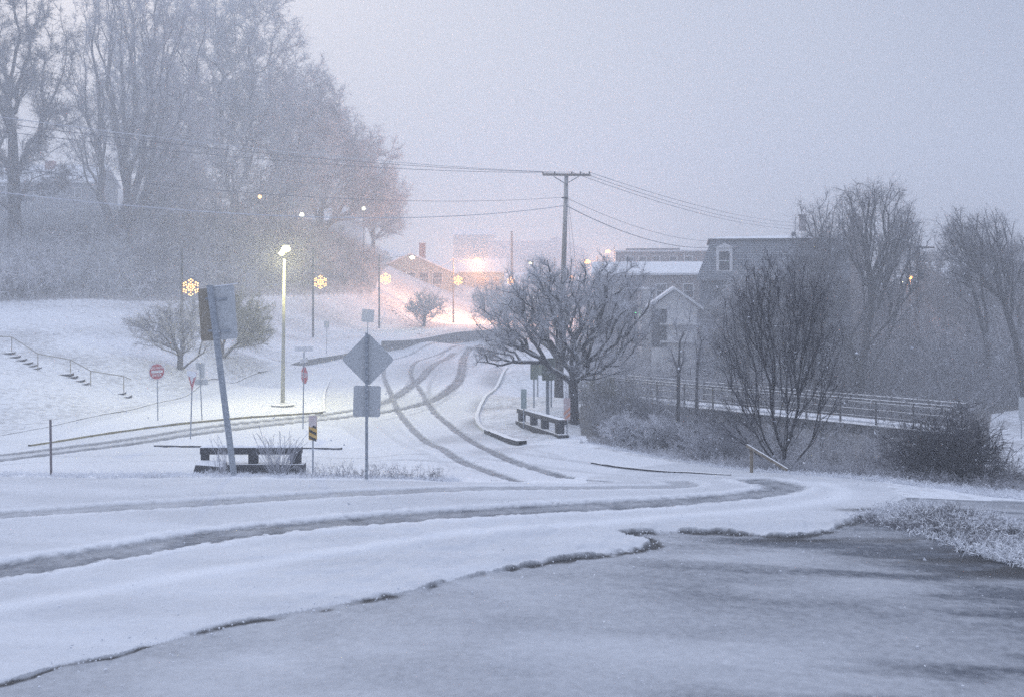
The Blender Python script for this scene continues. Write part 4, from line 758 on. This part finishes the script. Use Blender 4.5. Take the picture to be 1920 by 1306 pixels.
b = onz(960, 190); t = thing('utility_pole', 'hazy distant pole above the far street behind the white light', 'utility pole', b)
mb = MB(); mb.tube([b, Vector(P(959.5,434,190))], [.28,.2], 8); mb.build('pole', M['bark_dark'], t)
# ------------------------------------------------------------------ lamps and ornaments
def lampmat(c, s, n='lit lamp'): return mat(n, c, emit=c, estr=s)
YEL, ORA, WHI = (1,.90,.38), (1,.44,.20), (1,1,.66)
MY, MO, MW = lampmat(YEL, 30, 'yellow lamp glass'), lampmat((1,.47,.14), 4, 'orange lamp glass'), lampmat(WHI, 12, 'pale lamp glass')
def ball(mb, c, r, sq=1.0):
    c = Vector(c); n = 12; m_ = 8; vs = [c+Vector((r*math.sin(math.pi*j/m_)*math.cos(2*math.pi*i/n), r*math.sin(math.pi*j/m_)*math.sin(2*math.pi*i/n), r*sq*math.cos(math.pi*j/m_))) for j in range(m_+1) for i in range(n)]
    return mb.add(vs, [(j*n+i, (j+1)*n+i, (j+1)*n+(i+1) % n, j*n+(i+1) % n) for j in range(m_) for i in range(n)])
def plight(parent, c, col, pw, r=.12):
    ld = bpy.data.lights.new('lamp_light', 'POINT'); ld.energy = pw; ld.color = col; ld.shadow_soft_size = r; o = bpy.data.objects.new('lamp_light', ld); COL.objects.link(o); o.parent = parent; o.location = Vector(c)-parent.location; return o
b = on(530,760,36); z = b.y; t = thing('street_lamp', 'tall pale lamp post with a glowing yellow double head on the traffic island', 'street lamp', b)
tp = Vector(P(533,486,z)); mb = MB(); mb.tube([b+Vector((0,0,.1)), b.lerp(tp,.55), tp], [.115,.085,.055], 12); mb.build('pole', M['pole'], t, smoothf=True)
mb = MB(); mb.tube([b-Vector((0,0,.2)), b+Vector((0,0,.06))], .6, 20); mb.tube([b+Vector((0,0,.062)), b+Vector((0,0,.17))], [.28,.17], 14); mb.build('base', M['concrete'], t)
mb = MB(); mb.tube([b+Vector((0,0,.064)), b+Vector((0,0,.09))], [.56,.40], 20); mb.build('snow_cover', M['snow'], t)
for (qx, qy, r) in ((536,467,.23),(528,475,.15)):
    mb = MB(); ball(mb, P(qx,qy,z), r, .7); lp = mb.build('lamp_glass', MY, t)
    mb = MB(); q = Vector(P(qx,qy,z)); mb.tube([q+Vector((0,0,r*.74)), q+Vector((0,0,r*.74+.07))], [r*.9,.05], 12); mb.build('lamp_hood', M['pole'], t)
plight(t, P(535,470,z)+np.array([0,-.1,-.45]), YEL, 1300, .25)
def cobra(px, z, ptop, arm, lamp, m, label, col, pw, group):
    b = onz(px, z); t = thing('street_lamp', label, 'street lamp', b, group); tp = Vector(P(px, ptop, z)); mb = MB(); mb.tube([b, tp], [.12,.08], 8); mb.build('pole', M['darkpole'], t)
    if lamp:
        L = Vector(P(lamp[0], lamp[1], z)); a0 = Vector(P(px, arm, z)); dx = L.x-a0.x; dz = L.z+.12-a0.z
        mb = MB(); mb.tube([a0+Vector((dx*(1-math.cos(s*math.pi/2))*.98, 0, dz*math.sin(s*math.pi/2))) for s in [i/8 for i in range(9)]], .035, 6); mb.build('arm', M['darkpole'], t)
        mb = MB(); mb.box(L+Vector((0,0,.14)), (.75,.3,.12)); mb.build('lamp_head', M['darkpole'], t, bevel=.04)
        mb = MB(); ball(mb, L+Vector((0,0,-.05)), .5 if pw > 1000 else .32, .6); mb.build('lamp_glass', m, t)
        if pw: plight(t, L+Vector((0,-.3,-.75)), col, pw, .3)
    return t
GP = 'tall poles carrying ornaments along the far road'
cobra(341, 66.5, 465, 0, None, None, 'plain dark pole carrying an ornament behind the first small tree', None, 0, GP)
cobra(587, 100, 465, 0, None, None, 'plain dark pole carrying an ornament right of the lit yellow lamp', None, 0, GP)
cobra(711, 120, 476, 494, (773,482), MW, 'curved-arm street light with a pale greenish lamp in front of the gabled building', WHI, 260, GP)
cobra(850, 138, 484, 497, (895,487), MO, 'curved-arm street light with the strongest orange glow', ORA, 9500, GP)
cobra(1040, 170, 482, 494, (995,492), MW, 'distant street light with a pale yellow lamp left of the utility pole', WHI, 200, GP)
cobra(1120, 150, 480, 492, (1101,490), MO, 'small orange street light just right of the utility pole', ORA, 2200, GP)
cobra(1152, 190, 462, 474, (1140,471), MO, 'orange street light highest and right of the utility pole, against the brick parapet', ORA, 3200, GP)
GL = 'small lamps on the hill'
for px, py, z, m, col, lab, r in ((487,369,112,MO,ORA,'tiny orange lamp highest on the hill',.2),(566,403,124,MW,WHI,'small pale lamp over the snow-roofed hill house',.26),(682,391,140,MW,WHI,'tiny pale lamp beside the faint hill tree',.22)):
    b = onz(px, z); t = thing('yard_lamp', lab, 'lamp', b, GL); mb = MB(); mb.tube([b, Vector(P(px,py-2,z))], .06, 6); mb.build('pole', M['darkpole'], t); mb = MB(); ball(mb, P(px,py,z-.2), r); mb.build('lamp_glass', m, t)
for px, py, z, m, col, pw, lab, r in ((1706,520,82,MO,ORA,160,'bright orange lamp below the T-shaped pole at the right',.17),(1700,534,82,MO,ORA,0,'dim small orange lamp just under the bright one at the right',.07),(1691,529,84,MW,WHI,0,'small greenish-white lamp left of the orange pair at the right',.08)):
    b = onz(px, z); t = thing('yard_lamp', lab, 'lamp', b, 'lamps at the right beyond the trees'); mb = MB(); mb.tube([b, Vector(P(px,py-2,z))], .05, 6); mb.build('pole', M['darkpole'], t); mb = MB(); ball(mb, P(px,py,z-.2), r); mb.build('lamp_glass', m, t)
    if pw: plight(t, Vector(P(px,py,z))+Vector((0,-.4,-.2)), col, pw)
MB1 = lampmat((1,.45,.13), 5, 'amber bulb')
def ornament(px, py, z, rad, label, turn=0):
    c = Vector(P(px, py, z)); t = thing('snowflake_ornament', label, 'light ornament', c, 'lit snowflake ornaments on the poles'); fr = MB(); bl_ = MB(); cs = math.cos(turn)
    pts = [(0,0)]
    for k in range(6):
        a = math.radians(60*k+30); pts += [(r*math.cos(a), r*math.sin(a)) for r in (.3,.62,.97)]
        a2 = math.radians(60*k+60); pts += [(.42*math.cos(a2), .42*math.sin(a2))]
        for s in (-1, 1): pts.append((.85*math.cos(a+s*.27), .85*math.sin(a+s*.27)))
        fr.tube([c, c+Vector((rad*cs*math.cos(a), rad*math.sin(turn)*math.cos(a), rad*math.sin(a)))], .02, 5)
    for a, b2 in pts: bl_ = MB(); ball(bl_, c+Vector((a*rad*cs, -.05+a*rad*math.sin(turn), b2*rad)), .055*rad/.7); bl_.build('bulb', MB1, t)
    fr.tube([c+Vector((-rad,0,0)), c+Vector((-rad-.25,0,0))], .03, 5)
    fr.build('frame', M['darkpole'], t); return t
ornament(358,539,66.5,.56,'glowing amber snowflake ornament on the pole partly behind the leaning sign')
ornament(601,529,100,.66,'glowing amber snowflake ornament on the pole right of the lit yellow lamp')
ornament(723,523,120,.68,'glowing amber snowflake ornament in front of the gabled building')
ornament(859,526,138,.64,'glowing amber snowflake ornament on the pole of the strongest orange light')
ornament(958,527,160,.64,'glowing amber snowflake ornament left of the wide snowy tree')
ornament(1030,520,175,.6,'dim amber snowflake ornament seen just left of the utility pole')
ornament(1072,521,185,.55,'dim amber snowflake ornament seen just right of the utility pole')
GC = 'thin cables between the ornament poles'
pp = [(341,467,66.5),(587,466,100),(711,478,120),(850,484,138),(1040,484,170),(1152,464,190)]
labs = ['cable from the leftmost ornament pole sagging behind the yellow lamp','cable between the second and third ornament poles','cable crossing in front of the gabled building','cable from the strongest orange light to the pale lamp','cable behind the utility pole toward the brick parapet']
for i in range(5): wire('cable', labs[i], 'cable', P(*pp[i]), P(*pp[i+1]), 1.5+.25*i, .014 if i < 2 else .018, 'wire', GC)
# traffic signals
a = P(1180,575,92); bq = P(1226,577,92); wire('signal_span_wire', 'short wire carrying the two green traffic lights', 'cable', a, bq, .05, .015)
for px, lab in ((1190,'left of two tiny green traffic lights beside the porch'),(1212,'right of two tiny green traffic lights beside the porch')):
    c = Vector(P(px,581,92)); t = thing('traffic_light', lab, 'traffic light', c, 'traffic lights beside the porch'); mb = MB(); mb.box(c, (.34,.25,.95)); mb.build('housing', M['darkpole'], t, bevel=.03)
    mb = MB(); ball(mb, c+Vector((0,-.14,-.28)), .1); mb.build('green_lens', lampmat((.15,1,.35), 10, 'green lens'), t)
b = onz(1223, 92); t = thing('signal_pole', 'slim white pole beside the green traffic lights', 'pole', b); mb = MB(); mb.tube([b, Vector(P(1223,572,92))], .06, 6); mb.build('pole', M['siding'], t)
# ------------------------------------------------------------------ buildings
def window(t, c, w, h, yaw=0, m='trim', bars=True):
    fr = MB(); R = Vector((math.cos(yaw), math.sin(yaw), 0)); n = front(yaw); c = Vector(c); k = .12
    for dx, dz, ww, hh in ((0,h/2,w+k,k),(0,-h/2,w+k,k),(-w/2,0,k,h-k),(w/2,0,k,h-k)): fr.hexa(c+R*dx+Vector((0,0,dz))+n*.06, R*ww/2, n*.06, Vector((0,0,hh/2)))
    if bars: fr.hexa(c+n*.05, R*(w/2-k/2), n*.03, Vector((0,0,.035)))
    f = fr.build('window', M[m], t); g_ = MB(); g_.hexa(c+n*.03, R*(w/2), n*.012, Vector((0,0,h/2))); g_.build('pane', M['glass'], f); return f
def house(name, label, px0, px1, py_eave, z, depth, m, roof='hip', rise=2.5, ridge_along='x', windows=(), chimney=None, over=.4, cat='house', zb=None, group=None, rot=0):
    x0, x1 = XY(px0, z)[0], XY(px1, z)[0]; ze = P(0, py_eave, z)[2]; gz = min(h1(x0, z), h1(x1, z), h1((x0+x1)/2, z+depth))-.5; gz = min(gz, ze-2)
    b = Vector(((x0+x1)/2, z, max(gz, h1((x0+x1)/2, z)))); t = thing(name, label, cat, b, group)
    mb = MB(); mb.box(((x0+x1)/2, z+depth/2, (gz+ze)/2), (x1-x0, depth, ze-gz))
    if roof == 'gable' and ridge_along == 'y':
        xm = (x0+x1)/2; mb.add([(x0,z,ze),(x1,z,ze),(xm,z,ze+rise),(x0,z+depth,ze),(x1,z+depth,ze),(xm,z+depth,ze+rise)], [(0,1,2),(5,4,3)])
    if roof == 'gable' and ridge_along == 'x':
        ym = z+depth/2; mb.add([(x0,z,ze),(x0,z+depth,ze),(x0,ym,ze+rise),(x1,z,ze),(x1,z+depth,ze),(x1,ym,ze+rise)], [(2,1,0),(3,4,5)])
    mb.build('wall', M[m], t)
    mb = MB(); th = .22; X0, X1, Y0, Y1 = x0-over, x1+over, z-over, z+depth+over; sl = .12
    if roof == 'gable' and ridge_along == 'x':
        ym = z+depth/2
        for (ya, za, yb, zc) in ((Y0, ze-.1, ym, ze+rise+.03), (Y1, ze-.1, ym, ze+rise+.03)): mb.add([(X0,ya,za),(X1,ya,za),(X1,yb,zc),(X0,yb,zc),(X0,ya,za+th),(X1,ya,za+th),(X1,yb,zc+th),(X0,yb,zc+th)], [(0,1,2,3),(4,5,6,7),(0,1,5,4),(1,2,6,5),(2,3,7,6),(3,0,4,7)])
    elif roof == 'gable':
        xm = (x0+x1)/2
        for (xa, xb) in ((X0, xm), (X1, xm)): mb.add([(xa,Y0,ze-.1),(xa,Y1,ze-.1),(xb,Y1,ze+rise+.03),(xb,Y0,ze+rise+.03),(xa,Y0,ze-.1+th),(xa,Y1,ze-.1+th),(xb,Y1,ze+rise+.03+th),(xb,Y0,ze+rise+.03+th)], [(0,1,2,3),(4,5,6,7),(0,1,5,4),(1,2,6,5),(2,3,7,6),(3,0,4,7)])
    elif roof == 'hip':
        ins = min(depth, x1-x0)/2; ym = z+depth/2; mb.add([(X0,Y0,ze),(X1,Y0,ze),(X1,Y1,ze),(X0,Y1,ze),(X0+ins,ym,ze+rise),(X1-ins,ym,ze+rise)], [(0,1,5,4),(1,2,5),(2,3,4,5),(3,0,4),(3,2,1,0)])
    else:
        mb.box(((x0+x1)/2, z+depth/2, ze+.1), (x1-x0+.3, depth+.3, .2)); 
    rf = mb.build('roof', M['snow'], t)
    if chimney:
        cpx, ct, cw = chimney; cx_ = XY(cpx, z+depth*.4)[0]; zt = P(cpx, ct, z+depth*.4)[2]; mb = MB(); mb.box((cx_, z+depth*.4, (zt+ze)/2), (cw, cw, zt-ze)); mb.box((cx_, z+depth*.4, zt+.06), (cw+.12, cw+.12, .12)); mb.build('chimney', M['brickred'], rf)
    for (wx, wy, ww, wh) in windows: window(t, P(wx, wy, z), ww, wh)
    t.rotation_euler = (0, 0, math.radians(rot)); return t
house('house', 'dark grey two-storey house half hidden by the trunk of the far left tree', -60, 176, 342, 148, 9, 'siding_grey', 'gable', 2.9, 'x', [(5,358,1.0,1.5),(70,357,1.0,1.5),(120,355,1.0,1.5),(147,362,1.0,1.5),(20,402,1,1.4),(120,402,1,1.4)], chimney=(95,304,1.2))
house('house', 'pale house with a broad snow roof on the hill behind the mid-sized spreading tree', 500, 668, 413, 195, 12, 'siding', 'hip', 4.4, 'x', [(520,428,1.4,1.5),(640,428,1.4,1.5)])
t = house('civic_building', 'pale gabled single-storey building behind the small round tree', 690, 850, 512, 162, 15, 'cream', 'gable', 3.0, 'y', [(747,522,1.6,2.0),(770,522,1.6,2.0),(795,522,1.6,2.0),(820,522,1.6,2.0)], chimney=(792,457,1.0), cat='building', over=.3)
t = house('civic_building', 'low pinkish wing with a long snow roof right of the pale gabled building', 846, 945, 510, 172, 9, 'cream', 'gable', 2.2, 'x', [(868,528,1.2,1.6),(905,528,2.4,1.6),(930,528,1.2,1.6)], cat='building')
GB = 'blocky town buildings behind the utility pole'
house('town_building', 'faint wide flat-roofed building farthest off, left of the utility pole', 915, 1040, 452, 330, 20, 'siding', 'flat', cat='building', group=GB)
house('town_building', 'faint gabled town building just left of the utility pole top row', 985, 1100, 470, 360, 20, 'siding', 'gable', 5, 'y', cat='building', group=GB)
house('town_building', 'very faint brick block between the gabled building and the distant pole', 850, 925, 440, 350, 20, 'cream', 'gable', 2, 'x', cat='building', group=GB)
t = house('town_building', 'wide brick building with a stepped parapet left of the mansard roof', 1155, 1330, 472, 128, 18, 'brick', 'flat', cat='building', group=GB, rot=-7)
mb = MB(); mb.box(Vector(P(1224,469,128))+Vector((0,.3,0)), (6.9,.5,.5)); mb.build('parapet', M['brick'], t)
for q in (1180,1205,1230,1262,1290): window(t, P(q,490,127.98), 1.0, 1.3)
t = house('town_building', 'lower long brick building with a snowy flat roof in front of the stepped parapet', 1116, 1335, 514, 108, 10, 'brick', 'gable', 1.2, 'x', cat='building', group=GB, rot=-6)
for q in (1135,1160,1240,1290): window(t, P(q,545,108), 1.1, 1.5)
house('shed', 'small box-like porch roofed with snow left of the gabled porch', 1203, 1225, 543, 90, 3, 'siding', 'flat', cat='building')
t = house('porch_house', 'white gabled porch with open dark bay beside the green traffic lights', 1222, 1306, 578, 80, 7, 'trim', 'gable', 1.5, 'y', cat='building', over=.5, rot=-8)
mb = MB(); mb.hexa(Vector(P(1236,615,80))+Vector((0,-.02,0)), (.6,0,0), (0,.06,0), (0,0,1.5)); mb.build('bay_shade_panel', M['glass'], t)  # solid dark panel on the wall, painting the shade inside the open bay
for y_ in (607, 640): mb = MB(); mb.hexa(Vector(P(1275,y_,80))+Vector((0,-.25,0)), (1.6,0,0), (0,.25,0), (0,0,.07)); mb.build('porch_ledge', M['trim'], t)
# mansard building
z0 = 84.0; dp = 14; x0, x1 = XY(1312, z0)[0], XY(1600, z0)[0]; zt, ze = P(0,450,z0)[2], P(0,521,z0)[2]; b = onz(1312, z0)
t = thing('mansard_building', 'three-storey pale building with snow-dusted slate mansard roof and white dormer', 'building', b)
gz = b.z-1.5; mb = MB(); mb.box(((x0+x1)/2, z0+dp/2, (gz+ze)/2), (x1-x0, dp, ze-gz)); mb.build('wall', M['siding_dim'], t)
ins = .95; mb = MB(); o_ = .25
mb.add([(x0-o_,z0-o_,ze),(x1+o_,z0-o_,ze),(x1+o_,z0+dp+o_,ze),(x0-o_,z0+dp+o_,ze),(x0+ins,z0+ins,zt),(x1-ins,z0+ins,zt),(x1-ins,z0+dp-ins,zt),(x0+ins,z0+dp-ins,zt)], [(3,2,1,0),(0,1,5,4),(1,2,6,5),(2,3,7,6),(3,0,4,7),(4,5,6,7)])
rf = mb.build('roof', M['slate'], t)
mb = MB(); mb.box(((x0+x1)/2, z0+dp/2, zt+.06), (x1-x0-2*ins+.5, dp-2*ins+.5, .14)); mb.build('roof_trim', M['darkpole'], rf)
mb = MB(); mb.add([(x0+ins,z0+ins,zt+.14),(x1-ins,z0+ins,zt+.14),(x1-ins,z0+dp-ins,zt+.14),(x0+ins,z0+dp-ins,zt+.14),(x0+ins+1,z0+dp/2,zt+.55),(x1-ins-1,z0+dp/2,zt+.7)], [(0,1,5,4),(1,2,5),(2,3,4,5),(3,0,4),(3,2,1,0)]); mb.build('snow_cover', M['snow'], rf)
def dormer(px):
    c = Vector(P(px,487,z0)); w_, h_ = 1.35, 2.0; mb = MB(); mb.hexa(c+Vector((0,.45,0)), (w_/2,0,0), (0,.5,0), (0,0,h_/2))
    mb.add([c+Vector(v) for v in [(-w_/2-.12,-.12,h_/2),(w_/2+.12,-.12,h_/2),(0,-.12,h_/2+.42),(-w_/2-.12,1,h_/2),(w_/2+.12,1,h_/2),(0,1,h_/2+.42)]], [(0,1,2),(5,4,3),(0,2,5,3),(1,4,5,2),(0,3,4,1)])
    d_ = mb.build('dormer', M['trim'], t); g_ = MB(); g_.hexa(c+Vector((0,-.06,-.1)), (.42,0,0), (0,.015,0), (0,0,.78)); g_.build('pane', M['glass'], d_)
    g_ = MB(); g_.hexa(c+Vector((0,-.085,-.1)), (.42,0,0), (0,.02,0), (0,0,.04)); g_.build('glazing_bar', M['trim'], d_)
dormer(1357)
for q in (1345,1400,1460,1520,1575):
    for yy in (560, 630): window(t, P(q,yy,z0), .95, 1.8, m='siding_dim')
mb = MB(); mb.box(((x0+x1)/2, z0-.25, ze-.12), (x1-x0+.6, .5, .22)); mb.build('cornice', M['siding_grey'], t); t.rotation_euler = (0, 0, math.radians(-10.5))
q = Vector(P(1482,421,z0+4)); mb = MB(); mb.box(q, (.55,.6,1.3)); mb.box(q+Vector((0,0,.7)), (.68,.72,.12)); mb.build('chimney', M['brick'], rf)
q = Vector(P(1466,440,z0+4)); mb = MB(); mb.tube([q-Vector((0,0,.5)), q], .09, 8); ball(mb, q, .2); mb.build('vent', M['darkpole'], rf)
b = onz(1606, 79); t = thing('brick_stack', 'square brown chimney stack rising through the widest bare tree', 'chimney', b)
mb = MB(); tp = P(1606,410,79); mb.box(((b.x), 79, (tp[2]+b.z)/2), (.78,.78,tp[2]-b.z)); mb.box((b.x,79,tp[2]+.08), (.9,.9,.16)); mb.build('stack', M['brick'], t)
house('house', 'dark roof of a house on the slope at the far right behind bare limbs', 1765, 1880, 520, 125, 9, 'siding_grey', 'gable', 1.7, 'x')
# ------------------------------------------------------------------ haze
mb = MB(); zlo = float(GZ.min())-1; mb.box((0, 205, (zlo+62)/2), (2600, 500, 62-zlo)); hz = mb.build('haze', [])if False else mb.build('haze', M['snow'])
m, n, l, bs = newmat('haze air'); n.remove(bs); pv = n.new('ShaderNodeVolumePrincipled'); pv.inputs['Color'].default_value = (.92,.95,1,1); pv.inputs['Density'].default_value = HAZE_DENSITY; pv.inputs['Anisotropy'].default_value = 0.1
l.new(pv.outputs[0], n['Material Output'].inputs['Volume']); hz.data.materials.clear(); hz.data.materials.append(m); tag(hz, kind='stuff')
